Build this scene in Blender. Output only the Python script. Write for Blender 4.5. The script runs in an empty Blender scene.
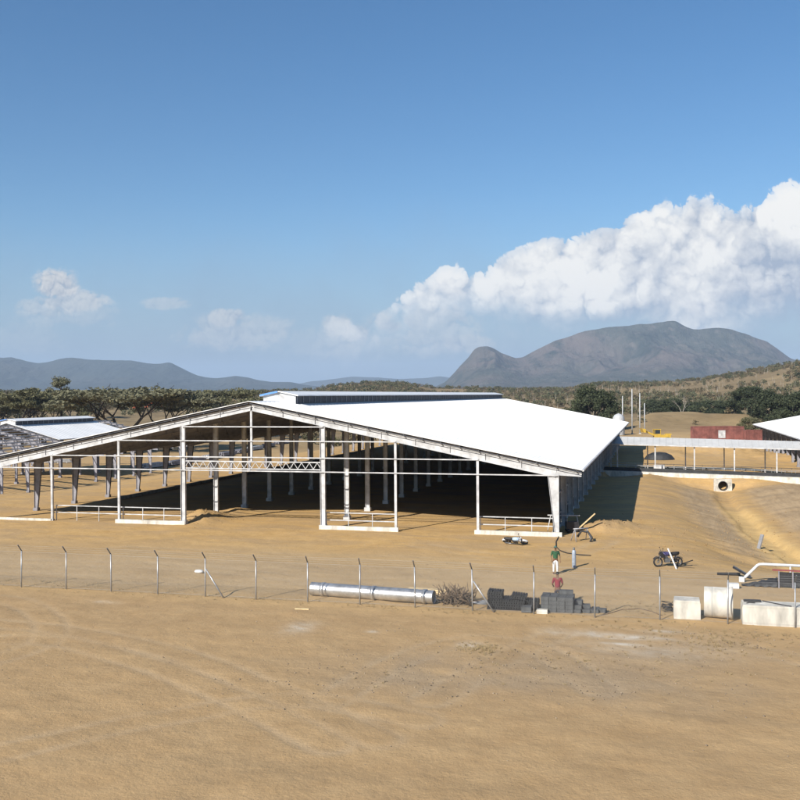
import bpy, math, random
import numpy as np
from mathutils import Vector, Matrix

random.seed(7)
rng = np.random.default_rng(11)
S = bpy.context.scene
COL = S.collection
R = math.radians

# ------------------------------------------------------------------ camera
FPX, YAW, PITCH, ROLL, CH = 960.0, 0.261, 0.0047, 0.0066, 11.2
_c, _s = math.cos(YAW), math.sin(YAW)
_r = Vector((_c, _s, 0)); _f = Vector((-_s, _c, 0)); _u = Vector((0, 0, 1))
CF = _f * math.cos(PITCH) - _u * math.sin(PITCH)
_U = _u * math.cos(PITCH) + _f * math.sin(PITCH)
CR = _r * math.cos(ROLL) - _U * math.sin(ROLL)
CU = _U * math.cos(ROLL) + _r * math.sin(ROLL)
cd = bpy.data.cameras.new('camera'); cam = bpy.data.objects.new('camera', cd); COL.objects.link(cam)
cd.sensor_width = 36.0; cd.lens = 36.0 * FPX / 800.0; cd.clip_start = 0.5; cd.clip_end = 80000
m = Matrix.Identity(4)
for i in range(3):
    m[i][0] = CR[i]; m[i][1] = CU[i]; m[i][2] = -CF[i]
m[2][3] = CH
cam.matrix_world = m
S.camera = cam

def ray(x, y):
    return CF + CR * ((x - 400) / FPX) - CU * ((y - 400) / FPX)
def gp(x, y, z=0.0):
    """point at height z that the photograph shows at pixel x, y"""
    d = ray(x, y); t = (z - CH) / d.z
    return Vector((d.x * t, d.y * t, z))
def at(x, depth, z=None):
    """ground point in pixel column x, at this distance along the view"""
    d = _f + _r * ((x - 400) / FPX)
    p = d * depth
    return Vector((p.x, p.y, ground_h(p.x, p.y) if z is None else z))
def hor(x): return 395.4 - 0.0066 * (x - 400)

# ------------------------------------------------------------------ noise
def _hash(ix, iy, seed):
    n = (ix.astype(np.int64) * 374761393 + iy.astype(np.int64) * 668265263 + seed * 1442695041) & 0x7fffffff
    n = ((n ^ (n >> 13)) * 1274126177) & 0x7fffffff
    return ((n ^ (n >> 16)) & 0xffff) / 65535.0
def vnoise(x, y, seed=0):
    x = np.asarray(x, float); y = np.asarray(y, float)
    ix = np.floor(x); iy = np.floor(y); fx = x - ix; fy = y - iy
    fx = fx * fx * (3 - 2 * fx); fy = fy * fy * (3 - 2 * fy)
    a = _hash(ix, iy, seed); b = _hash(ix + 1, iy, seed); c = _hash(ix, iy + 1, seed); d = _hash(ix + 1, iy + 1, seed)
    return (a * (1 - fx) + b * fx) * (1 - fy) + (c * (1 - fx) + d * fx) * fy
def fbm(x, y, oct=5, seed=0, rough=.5):
    s = 0; a = 1; t = 0
    for o in range(oct):
        s = s + a * vnoise(x, y, seed + o * 17); t += a; a *= rough; x = x * 2.03 + 11.3; y = y * 2.03 + 7.7
    return s / t
def ridged(x, y, oct=5, seed=0):
    s = 0; a = 1; t = 0
    for o in range(oct):
        s = s + a * (1 - np.abs(2 * vnoise(x, y, seed + o * 31) - 1)); t += a; a *= .5; x = x * 2.1 + 3.1; y = y * 2.1 + 9.2
    return s / t
def sm(a, b, x):
    t = np.clip((np.asarray(x, float) - a) / (b - a), 0, 1); return t * t * (3 - 2 * t)

# ------------------------------------------------------------------ terrain height
HX = np.array([-900, 0, 200, 315, 335, 370, 405, 435, 560, 640, 700, 750, 790, 850, 950, 1700], float)
HY = np.array([391, 391, 391, 388, 383, 381, 382, 386, 387, 385, 381, 373, 366, 359, 355, 365], float)
MOUNDS = [  # x, y, radius x, radius y, height
    (*gp(604, 530)[:2], 2.6, 2.2, .75), (*gp(622, 527)[:2], 2.2, 2.0, .45), (*gp(200, 520)[:2], 1.9, 2.4, .75), (*gp(213, 519)[:2], 1.5, 3.2, .4),
    (*gp(236, 512)[:2], 1.6, 2.4, .4), (9, 186, 13, 7, 2.3), (2, 176, 5, 6, 1.0), (22, 178, 9, 8, 1.2), (-1, 140, 3.0, 5, .5)]
def swale_x(Y): return np.interp(Y, [40, 62, 75, 95, 118, 143], [13.2, 12.6, 11.2, 9.4, 8.5, 8.8])
def ground_h(X, Y):
    X = np.asarray(X, float); Y = np.asarray(Y, float)
    z = -4.0 * sm(-63, -96, X) * sm(88, 120, Y)
    # drainage channel between the barns
    xc = swale_x(Y)
    dep = 1.75 * sm(60.5, 74, Y) * (1 - sm(139.2, 142.0, Y))
    hw = np.where(X < xc, 10.5, 8.5)
    t = np.clip(np.abs(X - xc) / hw, 0, 1)
    z = z - dep * (1 - (.45 * t + .55 * sm(.02, 1.0, t)))
    ax = np.abs(X - xc); ym = sm(64, 74, Y) * (1 - sm(128, 138, Y))
    z = z - .34 * (1 - sm(.7, 1.25, np.abs(X - xc + .5 + .7 * (fbm(X / 4, Y / 4, 3, 50) - .5)))) * ym
    z = z - .50 * (ridged(X / 9 + .6 * fbm(X / 5, Y / 5, 2, 52), Y / 2.4 + X / 6, 4, 51) - .4) * sm(1.2, 2.6, ax) * (1 - sm(5.5, 8.5, ax)) * ym
    z = z - .72 * sm(132, 139, Y) * (1 - sm(143.0, 144.3, Y)) * sm(-7.4, -6.6, X) * (1 - sm(20, 22, X))
    z = z - 0.7 * sm(12, 20, X) * sm(70, 90, Y)
    for mx, my, rx, ry, h in MOUNDS:
        d2 = ((X - mx) / rx) ** 2 + ((Y - my) / ry) ** 2
        z = z + h * np.exp(-d2 * 1.6) * (0.55 + .9 * fbm(X * 1.6, Y * 1.6, 4, 5))
    # view frame coordinates for the far land
    dep_ = Y * _c - X * _s; lat = X * _c + Y * _s
    px = 400 + 960 * lat / np.maximum(dep_, 1e-3)
    px = np.where(dep_ > 20, px, 1700)
    r = np.hypot(X, Y)
    hc = CH + (hor(px) - np.interp(px, HX, HY)) * 1150 / 960.0
    hill = hc * sm(420, 1150, r) ** .9 * (1 - .9 * sm(1300, 2600, r))
    z = z + hill * (0.9 + .22 * fbm(X / 130, Y / 130, 4, 3))
    # earth berm beyond the containers
    bd = 335 + 14 * np.sin(px / 34.0)
    z = z + 4.6 * np.exp(-((dep_ - bd) / 26) ** 2) * sm(622, 655, px) * (1 - sm(745, 790, px))
    # small roughness
    amp = .05 + .10 * sm(60, 140, r) + .5 * sm(300, 700, r) * 2
    pad = (1 - sm(26, 30, np.abs(X + 33.6))) * sm(74, 78, Y) * (1 - sm(205, 212, Y))
    z = z + amp * (fbm(X / 5.0, Y / 5.0, 4, 9) - .5) * (1 - .9 * pad)
    ridge = (fbm(X / 2.2, Y / 1.1, 3, 40) - .5) * .10 * (1 - sm(120, 200, r)) * (1 - .8 * pad)
    return z + ridge
def gh(x, y): return float(ground_h(x, y))
def gpt(x, y):
    """terrain point seen at a pixel (walks the ray down to the height of the ground)"""
    z = 0.0
    for _ in range(12):
        p = gp(x, y, z); z = gh(p.x, p.y)
    return Vector((p.x, p.y, z))

# ------------------------------------------------------------------ materials
def nt(name):
    mt = bpy.data.materials.new(name); mt.use_nodes = True
    n = mt.node_tree; n.nodes.clear(); return mt, n
def link(n, a, b): n.links.new(a, b)
def mat(name, c, rough=.6, metal=0., var=.15, scale=3., bump=0., c2=None, spec=.4, fine=0., coords='Object', bscale=None, stretch=None):
    mt, n = nt(name); N = n.nodes
    out = N.new('ShaderNodeOutputMaterial'); b = N.new('ShaderNodeBsdfPrincipled'); link(n, b.outputs[0], out.inputs[0])
    b.inputs['Roughness'].default_value = rough; b.inputs['Metallic'].default_value = metal
    b.inputs['Specular IOR Level'].default_value = spec
    tc = N.new('ShaderNodeTexCoord'); src = tc.outputs[coords]
    if stretch:
        mp = N.new('ShaderNodeMapping'); mp.inputs['Scale'].default_value = stretch; link(n, src, mp.inputs['Vector']); src = mp.outputs[0]
    tx = N.new('ShaderNodeTexNoise'); tx.inputs['Scale'].default_value = scale; tx.inputs['Detail'].default_value = 6; tx.inputs['Roughness'].default_value = .62
    link(n, src, tx.inputs['Vector'])
    mx = N.new('ShaderNodeMix'); mx.data_type = 'RGBA'
    rp = N.new('ShaderNodeMapRange'); rp.inputs[1].default_value = .32; rp.inputs[2].default_value = .68; link(n, tx.outputs['Fac'], rp.inputs[0]); link(n, rp.outputs[0], mx.inputs[0])
    lo = c2 if c2 else tuple(v * (1 - var) for v in c); hi = tuple(min(1, v * (1 + (0 if c2 else var * .6))) for v in c)
    mx.inputs[6].default_value = (*lo, 1); mx.inputs[7].default_value = (*hi, 1)
    link(n, mx.outputs[2], b.inputs['Base Color'])
    if bump:
        t2 = N.new('ShaderNodeTexNoise'); t2.inputs['Scale'].default_value = bscale or scale * 4; t2.inputs['Detail'].default_value = 5
        link(n, src, t2.inputs['Vector'])
        bp = N.new('ShaderNodeBump'); bp.inputs['Strength'].default_value = bump; bp.inputs['Distance'].default_value = .05
        link(n, t2.outputs['Fac'], bp.inputs['Height']); link(n, bp.outputs[0], b.inputs['Normal'])
    return mt

M = {}
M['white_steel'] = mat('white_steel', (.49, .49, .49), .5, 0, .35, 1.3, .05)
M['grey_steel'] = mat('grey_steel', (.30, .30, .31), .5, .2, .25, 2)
M['bluegrey_steel'] = mat('bluegrey_steel', (.25, .245, .27), .5, 0, .35, 1.6)
M['roof_white'] = mat('roof_white', (.72, .72, .71), .42, 0, .10, .35, 0, stretch=(.12, 1.6, 1))
M['roof_under'] = mat('purlin_steel', (.12, .12, .12), .6, .1, .3, 2)
M['underside'] = mat('underside_dark', (.10, .098, .095), .7, 0, .3, 1.)
M['louvre'] = mat('louvre_dark', (.05, .055, .07), .6, 0, .5, 3)
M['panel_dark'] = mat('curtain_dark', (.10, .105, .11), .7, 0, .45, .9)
M['blue_trim'] = mat('blue_trim', (.10, .25, .60), .5)
M['concrete_pale'] = mat('concrete_pale', (.60, .57, .50), .85, 0, .42, 1.6, .3, stretch=(1, 1, .35))
M['concrete_weathered'] = mat('concrete_weathered', (.48, .45, .39), .9, 0, .45, 1.6, .3)
M['concrete_grey'] = mat('concrete_grey', (.42, .41, .38), .9, 0, .35, 2.0, .3)
M['galv'] = mat('galvanised', (.36, .365, .37), .42, .45, .3, 6)
M['galv_dark'] = mat('galvanised_dark', (.16, .165, .17), .5, .4, .3, 6)
M['wire'] = mat('wire', (.36, .36, .355), .5, .2, .2, 5)
M['pipe_metal'] = mat('corrugated_metal', (.62, .62, .61), .36, .8, .35, 2.2, .15)
M['pipe_white'] = mat('pipe_white', (.60, .60, .59), .45, 0, .15, 5)
M['block_grey'] = mat('block_grey', (.082, .086, .088), .9, 0, .45, 2.5, .4)
M['slat_dark'] = mat('slat_dark', (.018, .019, .021), .75, 0, .5, 3, .3)
M['black'] = mat('black_rubber', (.022, .022, .024), .6, 0, .3, 6)
M['black_paint'] = mat('black_paint', (.03, .03, .035), .3, 0, .3, 6)
M['chrome'] = mat('chrome', (.22, .22, .22), .35, .7, .2, 6)
M['bike_white'] = mat('bike_white', (.48, .49, .50), .3, 0, .1, 6)
M['bike_blue'] = mat('bike_blue', (.35, .46, .60), .35, 0, .15, 6)
M['bike_violet'] = mat('bike_violet', (.07, .065, .16), .4, 0, .3, 6)
M['timber'] = mat('timber', (.62, .47, .26), .8, 0, .35, 4, .2, stretch=(1, 6, 6))
M['stick'] = mat('stick', (.15, .105, .066), .9, 0, .45, 5, .2)
M['red_box'] = mat('container_red', (.22, .083, .068), .6, 0, .5, .6, .05)
M['orange_box'] = mat('container_orange', (.60, .12, .05), .55, 0, .3, .6)
M['yellow'] = mat('machine_yellow', (.50, .33, .05), .45, 0, .2, 2)
M['glass'] = mat('cab_glass', (.03, .04, .05), .1, 0, .1, 2)
M['skin'] = mat('skin', (.16, .085, .05), .55, 0, .12, 9)
M['hair'] = mat('hair', (.014, .011, .010), .6, 0, .3, 20)
M['shirt_red'] = mat('shirt_red', (.20, .025, .035), .85, 0, .3, 7, .2)
M['trouser_dark'] = mat('trouser_dark', (.05, .045, .05), .85, 0, .3, 7, .2)
M['shirt_green'] = mat('shirt_green', (.04, .13, .06), .85, 0, .9, 5, .2, c2=(.012, .03, .02))
M['trouser_pale'] = mat('trouser_pale', (.60, .60, .60), .85, 0, .25, 7, .2)
M['shoe'] = mat('shoe', (.12, .06, .04), .8)
M['cap'] = mat('cap', (.05, .12, .10), .8)
M['cylinder_blue'] = mat('cylinder_paint', (.28, .32, .38), .4, 0, .3, 5)
M['matt_dark'] = mat('matt_dark_grey', (.030, .031, .033), .65, 0, .4, 2, .4)
M['bark'] = mat('bark', (.05, .040, .032), .95, 0, .4, 3, .4)
M['bark_pale'] = mat('bark_pale', (.36, .32, .27), .9, 0, .3, 3, .3)
M['rust'] = mat('rusty_rail', (.22, .06, .06), .7, 0, .3, 5)
M['dish'] = mat('tank_white', (.42, .43, .44), .5)

def leafmat(name, a, b, trans=.12):
    mt, n = nt(name); N = n.nodes
    out = N.new('ShaderNodeOutputMaterial'); bs = N.new('ShaderNodeBsdfPrincipled'); bs.inputs['Roughness'].default_value = .75; bs.inputs['Specular IOR Level'].default_value = .2
    g = N.new('ShaderNodeNewGeometry'); t = N.new('ShaderNodeTexNoise'); t.inputs['Scale'].default_value = .45; t.inputs['Detail'].default_value = 4
    link(n, g.outputs['Position'], t.inputs['Vector'])
    oi = N.new('ShaderNodeObjectInfo')
    ad = N.new('ShaderNodeMath'); ad.operation = 'MULTIPLY_ADD'; ad.inputs[1].default_value = .35; link(n, oi.outputs['Random'], ad.inputs[0]); link(n, t.outputs['Fac'], ad.inputs[2])
    ad2 = N.new('ShaderNodeMath'); ad2.operation = 'MULTIPLY_ADD'; ad2.inputs[1].default_value = .5; link(n, g.outputs['Random Per Island'], ad2.inputs[0]); link(n, ad.outputs[0], ad2.inputs[2])
    mr = N.new('ShaderNodeMapRange'); mr.inputs[1].default_value = .5; mr.inputs[2].default_value = 1.3; link(n, ad2.outputs[0], mr.inputs[0])
    mx = N.new('ShaderNodeMix'); mx.data_type = 'RGBA'; mx.inputs[6].default_value = (*a, 1); mx.inputs[7].default_value = (*b, 1)
    link(n, mr.outputs[0], mx.inputs[0]); link(n, mx.outputs[2], bs.inputs['Base Color'])
    tr = N.new('ShaderNodeBsdfTranslucent'); link(n, mx.outputs[2], tr.inputs['Color'])
    ms = N.new('ShaderNodeMixShader'); ms.inputs[0].default_value = trans * 1.8
    link(n, bs.outputs[0], ms.inputs[1]); link(n, tr.outputs[0], ms.inputs[2]); link(n, ms.outputs[0], out.inputs[0])
    return mt
M['leaf_acacia'] = leafmat('leaf_acacia', (.104, .106, .064), (.190, .182, .112))
M['leaf_dark'] = leafmat('leaf_dark', (.038, .048, .027), (.082, .096, .048))
M['leaf_dry'] = leafmat('leaf_dry', (.105, .085, .048), (.19, .15, .085))
M['leaf_olive'] = leafmat('leaf_olive', (.090, .092, .048), (.170, .160, .085))
M['grass_dry'] = leafmat('grass_dry', (.24, .18, .10), (.38, .29, .16))

# ------------------------------------------------------------------ object helpers
def tag(o, label=None, cat=None, group=None, kind=None):
    if label: o['label'] = label
    if cat: o['category'] = cat
    if group: o['group'] = group
    if kind: o['kind'] = kind
    return o
def thing(name, label, cat, loc=(0, 0, 0), rz=0, group=None):
    o = bpy.data.objects.new(name, None); COL.objects.link(o); o.empty_display_size = .3
    o.location = loc; o.rotation_euler = (0, 0, rz)
    return tag(o, label, cat, group)
def place(name, mesh, parent=None, loc=(0, 0, 0), rz=0, scale=None):
    o = bpy.data.objects.new(name, mesh); COL.objects.link(o)
    if parent: o.parent = parent
    o.location = loc; o.rotation_euler = (0, 0, rz)
    if scale is not None: o.scale = scale
    return o
def copy_tree(o, parent=None):
    c = o.copy(); COL.objects.link(c)
    if parent: c.parent = parent
    for ch in list(o.children): copy_tree(ch, c)
    return c

class MB:
    """collects shapes into one mesh"""
    def __init__(s): s.v = []; s.f = []; s.sm = []
    def quad(s, pts, smooth=False):
        k = len(s.v); s.v += [tuple(p) for p in pts]; s.f.append(tuple(range(k, k + len(pts)))); s.sm.append(smooth)
    def box(s, cx, cy, cz, dx, dy, dz, mtx=None):
        k = len(s.v)
        for z in (-1, 1):
            for x, y in ((-1, -1), (1, -1), (1, 1), (-1, 1)):
                p = Vector((cx + x * dx / 2, cy + y * dy / 2, cz + z * dz / 2))
                s.v.append(tuple(mtx @ p if mtx else p))
        for f in ((0, 3, 2, 1), (4, 5, 6, 7), (0, 1, 5, 4), (1, 2, 6, 5), (2, 3, 7, 6), (3, 0, 4, 7)):
            s.f.append(tuple(k + i for i in f)); s.sm.append(False)
        return s
    def beam(s, a, b, w, h, up=(0, 0, 1), w2=None, h2=None):
        """rectangular bar from a to b: w across, h along up"""
        a = Vector(a); b = Vector(b); d = (b - a).normalized(); up = Vector(up)
        x = d.cross(up)
        if x.length < 1e-4: x = d.cross(Vector((0, 1, 0)))
        x.normalize(); y = x.cross(d).normalized()
        k = len(s.v)
        for p, ww, hh in ((a, w, h), (b, w2 or w, h2 or h)):
            for i, j in ((-1, -1), (1, -1), (1, 1), (-1, 1)):
                s.v.append(tuple(p + x * (i * ww / 2) + y * (j * hh / 2)))
        for f in ((0, 3, 2, 1), (4, 5, 6, 7), (0, 1, 5, 4), (1, 2, 6, 5), (2, 3, 7, 6), (3, 0, 4, 7)):
            s.f.append(tuple(k + i for i in f)); s.sm.append(False)
        return s
    def tube(s, pts, r, n=8, cap=True, smooth=True):
        pts = [Vector(p) for p in pts]; rs = r if isinstance(r, (list, tuple)) else [r] * len(pts)
        k = len(s.v); L = len(pts); ref = None
        for i, p in enumerate(pts):
            d = (pts[min(i + 1, L - 1)] - pts[max(i - 1, 0)])
            d = d.normalized() if d.length > 1e-9 else Vector((0, 0, 1))
            if ref is None:
                ref = d.cross(Vector((0, 0, 1)))
                if ref.length < 1e-3: ref = d.cross(Vector((0, 1, 0)))
            x = (ref - d * ref.dot(d)).normalized(); y = d.cross(x); ref = x
            for j in range(n):
                a = 2 * math.pi * j / n
                s.v.append(tuple(p + (x * math.cos(a) + y * math.sin(a)) * rs[i]))
        for i in range(L - 1):
            for j in range(n):
                j2 = (j + 1) % n
                s.f.append((k + i * n + j, k + i * n + j2, k + (i + 1) * n + j2, k + (i + 1) * n + j)); s.sm.append(smooth)
        if cap:
            s.f.append(tuple(k + j for j in range(n - 1, -1, -1))); s.sm.append(False)
            s.f.append(tuple(k + (L - 1) * n + j for j in range(n))); s.sm.append(False)
        return s
    def lathe(s, prof, n=24, axis='z', c=(0, 0, 0), smooth=True):
        k = len(s.v)
        for r, h in prof:
            for j in range(n):
                a = 2 * math.pi * j / n; p, q = r * math.cos(a), r * math.sin(a)
                v = {'z': (p, q, h), 'x': (h, p, q), 'y': (q, h, p)}[axis]
                s.v.append((c[0] + v[0], c[1] + v[1], c[2] + v[2]))
        for i in range(len(prof) - 1):
            for j in range(n):
                j2 = (j + 1) % n
                s.f.append((k + i * n + j, k + i * n + j2, k + (i + 1) * n + j2, k + (i + 1) * n + j)); s.sm.append(smooth)
        return s
    def prism(s, poly, y0, y1):
        """polygon in x,z pushed from y0 to y1"""
        k = len(s.v); n = len(poly)
        for y in (y0, y1):
            for x, z in poly: s.v.append((x, y, z))
        s.f.append(tuple(k + i for i in range(n))); s.f.append(tuple(k + n + i for i in range(n - 1, -1, -1))); s.sm += [False, False]
        for i in range(n):
            j = (i + 1) % n; s.f.append((k + j, k + i, k + n + i, k + n + j)); s.sm.append(False)
        return s
    def ibeam(s, a, b, d0, d1, bf=.2, tf=.025, tw=.02, out=(0, 0, 1), align=1):
        """I section from a to b, web depth d0 -> d1 measured along out; align 1: outer flange lies on the line"""
        a = Vector(a); b = Vector(b); o = Vector(out); d = (b - a).normalized(); o = (o - d * o.dot(d)).normalized()
        oa, ob = (Vector(o * 0), Vector(o * 0)) if align == 1 else (o * (d0 / 2), o * (d1 / 2))
        s.beam(a + oa, b + ob, bf, tf, o)
        s.beam(a + oa - o * d0, b + ob - o * d1, bf, tf, o)
        s.beam(a + oa - o * d0 / 2, b + ob - o * d1 / 2, tw, d0 - tf, o, tw, d1 - tf)
        return s
    def mesh(s, name, mt):
        me = bpy.data.meshes.new(name); me.from_pydata(s.v, [], s.f)
        me.polygons.foreach_set('use_smooth', s.sm); me.materials.append(mt); me.update()
        return me
    def build(s, name, mt, parent=None, loc=(0, 0, 0), rz=0):
        return place(name, s.mesh(name, mt), parent, loc, rz)

def mesh_np(name, V, F, mt, smooth=False):
    V = np.asarray(V, np.float32); F = np.asarray(F, np.int32)
    me = bpy.data.meshes.new(name); k = F.shape[1]
    me.vertices.add(len(V)); me.vertices.foreach_set('co', V.ravel())
    me.loops.add(F.size); me.loops.foreach_set('vertex_index', F.ravel())
    me.polygons.add(len(F)); me.polygons.foreach_set('loop_start', np.arange(len(F), dtype=np.int32) * k)
    if smooth: me.polygons.foreach_set('use_smooth', np.ones(len(F), bool))
    me.materials.append(mt); me.update(calc_edges=True); me.validate()
    return me

# ------------------------------------------------------------------ ground
def polyline_d(X, Y, pts):
    d = np.full(X.shape, 1e9)
    for (ax, ay), (bx, by) in zip(pts[:-1], pts[1:]):
        vx, vy = bx - ax, by - ay; L = vx * vx + vy * vy
        t = np.clip(((X - ax) * vx + (Y - ay) * vy) / L, 0, 1)
        d = np.minimum(d, np.hypot(X - ax - t * vx, Y - ay - t * vy))
    return d
def smoothline(pts, n=8):
    out = []
    P = [pts[0]] + list(pts) + [pts[-1]]
    for i in range(1, len(P) - 2):
        for k in range(n):
            t = k / n; q = []
            for c in (0, 1):
                a, b, cc, d = P[i - 1][c], P[i][c], P[i + 1][c], P[i + 2][c]
                q.append(.5 * (2 * b + (-a + cc) * t + (2 * a - 5 * b + 4 * cc - d) * t * t + (-a + 3 * b - 3 * cc + d) * t ** 3))
            out.append(tuple(q))
    out.append(tuple(pts[-1])); return out

def build_ground():
    a0 = math.atan2(-_s, _c)  # heading of the view
    fine = np.arange(-36, 36.001, .16); left = np.linspace(-180, -36, 60)[:-1]; right = np.linspace(36, 180, 60)[1:]
    az = np.radians(np.concatenate([left, fine, right[:-1]]))
    rs = [2.5]
    while rs[-1] < 14500:
        q = rs[-1]; rs.append(q * (1.055 if q < 18 else (1.0075 if q < 330 else (1.014 if q < 1500 else 1.07))))
    rs = np.array(rs)
    A, RR = np.meshgrid(az, rs)
    # heading measured clockwise from the view direction
    X = RR * (np.sin(A) * _c - np.cos(A) * _s); Y = RR * (np.cos(A) * _c + np.sin(A) * _s)
    Z = ground_h(X, Y)
    n, k = X.shape
    V = np.stack([X, Y, Z], -1).reshape(-1, 3)
    V = np.vstack([V, [[0, 0, 0]]])
    i, j = np.meshgrid(np.arange(n - 1), np.arange(k), indexing='ij'); j2 = (j + 1) % k
    F = np.stack([i * k + j, i * k + j2, (i + 1) * k + j2, (i + 1) * k + j], -1).reshape(-1, 4)
    F = F[:, ::-1]
    cj = np.arange(k); C = np.stack([np.full(k, len(V) - 1), cj, (cj + 1) % k, (cj + 1) % k], -1)
    me = mesh_np('ground', V, np.vstack([F]), ground_mat(), True)
    # what the soil is made of, from place to place
    Xv, Yv = V[:, 0], V[:, 1]; r = np.hypot(Xv, Yv)
    dep = Yv * _c - Xv * _s; lat = Xv * _c + Yv * _s; px = 400 + 960 * lat / np.maximum(dep, .1)
    wob = (fbm(Xv / 7, Yv / 7, 4, 21) - .5)
    road = sm(49.5, 52, Yv + wob * 3) * (1 - sm(59, 66, Yv + wob * 8)) * (.45 + .9 * fbm(Xv / 9, Yv / 1.6, 3, 5))
    road = np.clip(road, 0, 1)
    near = (1 - sm(46.5, 50, Yv + wob * 2.0))
    clay = sm(62, 70, Yv + wob * 6) * (1 - sm(170, 260, r))
    grass = sm(205, 330, r + wob * 60)
    clear = sm(610, 640, px) * (1 - sm(752, 800, px)) * (1 - sm(255, 330, r) * .75) * (1 - sm(345, 420, r))
    clear2 = .55 * (1 - sm(270, 330, px)) * (1 - sm(420, 560, r))
    grass = np.clip(grass * (1 - .75 * np.clip(clear + clear2, 0, 1)), 0, 1)
    xc = swale_x(Yv)
    strip = (1 - sm(.7, 1.9, np.abs(Xv - xc + 0.5 + wob * 1.2) / (1 + .012 * np.maximum(118 - Yv, 0)))) * sm(62, 70, Yv) * (1 - sm(108, 122, Yv))
    bank = np.clip(sm(1.4, 3.5, Xv - xc) * (1 - sm(11, 16, Xv - xc)) + .9 * sm(-1.6, -2.6, Xv - xc) * (1 - sm(-4.4, -7, Xv - xc)) * sm(72, 84, Yv), 0, 1) * sm(66, 76, Yv) * (1 - sm(128, 140, Yv))
    tr = np.zeros(len(V))
    sel = (r < 75)
    tl = []
    P = lambda *q: [tuple(gp(x, y)[:2]) for x, y in q]
    for pts in (P((-40, 668), (20, 652), (48, 638), (46, 618), (10, 600), (-60, 596)), P((-30, 640), (60, 642), (160, 668), (240, 700), (330, 745)),
                P((-30, 622), (60, 630), (170, 652), (270, 690), (380, 740)), P((430, 700), (520, 650), (600, 622), (700, 640), (800, 660)),
                P((330, 700), (400, 660), (470, 640), (540, 650), (600, 690)), P((-30, 760), (150, 720), (300, 700), (420, 720))):
        pts = smoothline(pts)
        d = polyline_d(Xv[sel], Yv[sel], pts)
        tl.append(np.exp(-((d - .75) / .22) ** 2) * (.4 + .9 * vnoise(Xv[sel] * .8, Yv[sel] * .8, 77)))
    for pts in (P((-30, 560), (200, 568), (400, 590), (600, 590), (800, 592)), P((-30, 572), (200, 582), (400, 580), (560, 580), (820, 604)),
                P((120, 548), (300, 556), (450, 560), (600, 572), (820, 575)), P((420, 545), (500, 556), (580, 552), (640, 520))):
        pts = smoothline(pts)
        d = polyline_d(Xv[sel], Yv[sel], pts)
        tl.append(np.exp(-((d - .8) / .3) ** 2) * (.3 + .8 * vnoise(Xv[sel] * .5, Yv[sel] * .5, 78)))
    tr[sel] = np.clip(np.maximum.reduce(tl), 0, 1)
    pale = np.zeros(len(V))
    for (x, y, rx, ry, w) in ((628, 637, 1.6, .35, 1), (600, 633, .9, .3, .6), (664, 632, .6, .25, .8), (618, 644, .8, .2, .8), (300, 628, .7, 1.2, .45), (470, 645, .5, .6, .6), (560, 632, 1.0, .8, .3), (640, 650, 3.2, 1.4, .28), (372, 632, .3, .2, .7), (105, 602, .8, .3, .3)):
        g = gp(x, y); pale += w * np.exp(-(((Xv - g.x) / rx) ** 2 + ((Yv - g.y) / ry) ** 2)) * (.3 + 1.2 * vnoise(Xv * 3, Yv * 5, 8))
    grav = np.zeros(len(V))
    for (x, y, rx, ry, w) in ((470, 668, 5, 2.6, .9), (380, 680, 4, 2, .7), (690, 655, 3.2, 3.0, .8), (640, 690, 4, 2.2, .9), (560, 670, 3, 2, .4)):
        g = gp(x, y); grav += w * np.exp(-(((Xv - g.x) / rx) ** 2 + ((Yv - g.y) / ry) ** 2))
    grav *= fbm(Xv * .6, Yv * .6, 3, 4) * 1.7
    V[:, 2] -= .03 * np.clip(tr, 0, 1) - .012 * vnoise(V[:, 0] * 3, V[:, 1] * 3, 6) * (r < 60); me.vertices.foreach_set('co', V.astype(np.float32).ravel())
    for nm, val in (('road', road), ('near', near), ('clay', clay), ('dry', grass), ('strip', strip), ('bank', bank), ('track', tr), ('pale', pale), ('grav', grav)):
        at_ = me.attributes.new(nm, 'FLOAT', 'POINT'); at_.data.foreach_set('value', np.clip(val, 0, 1).astype(np.float32))
    o = place('ground', me); tag(o, kind='structure')

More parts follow.
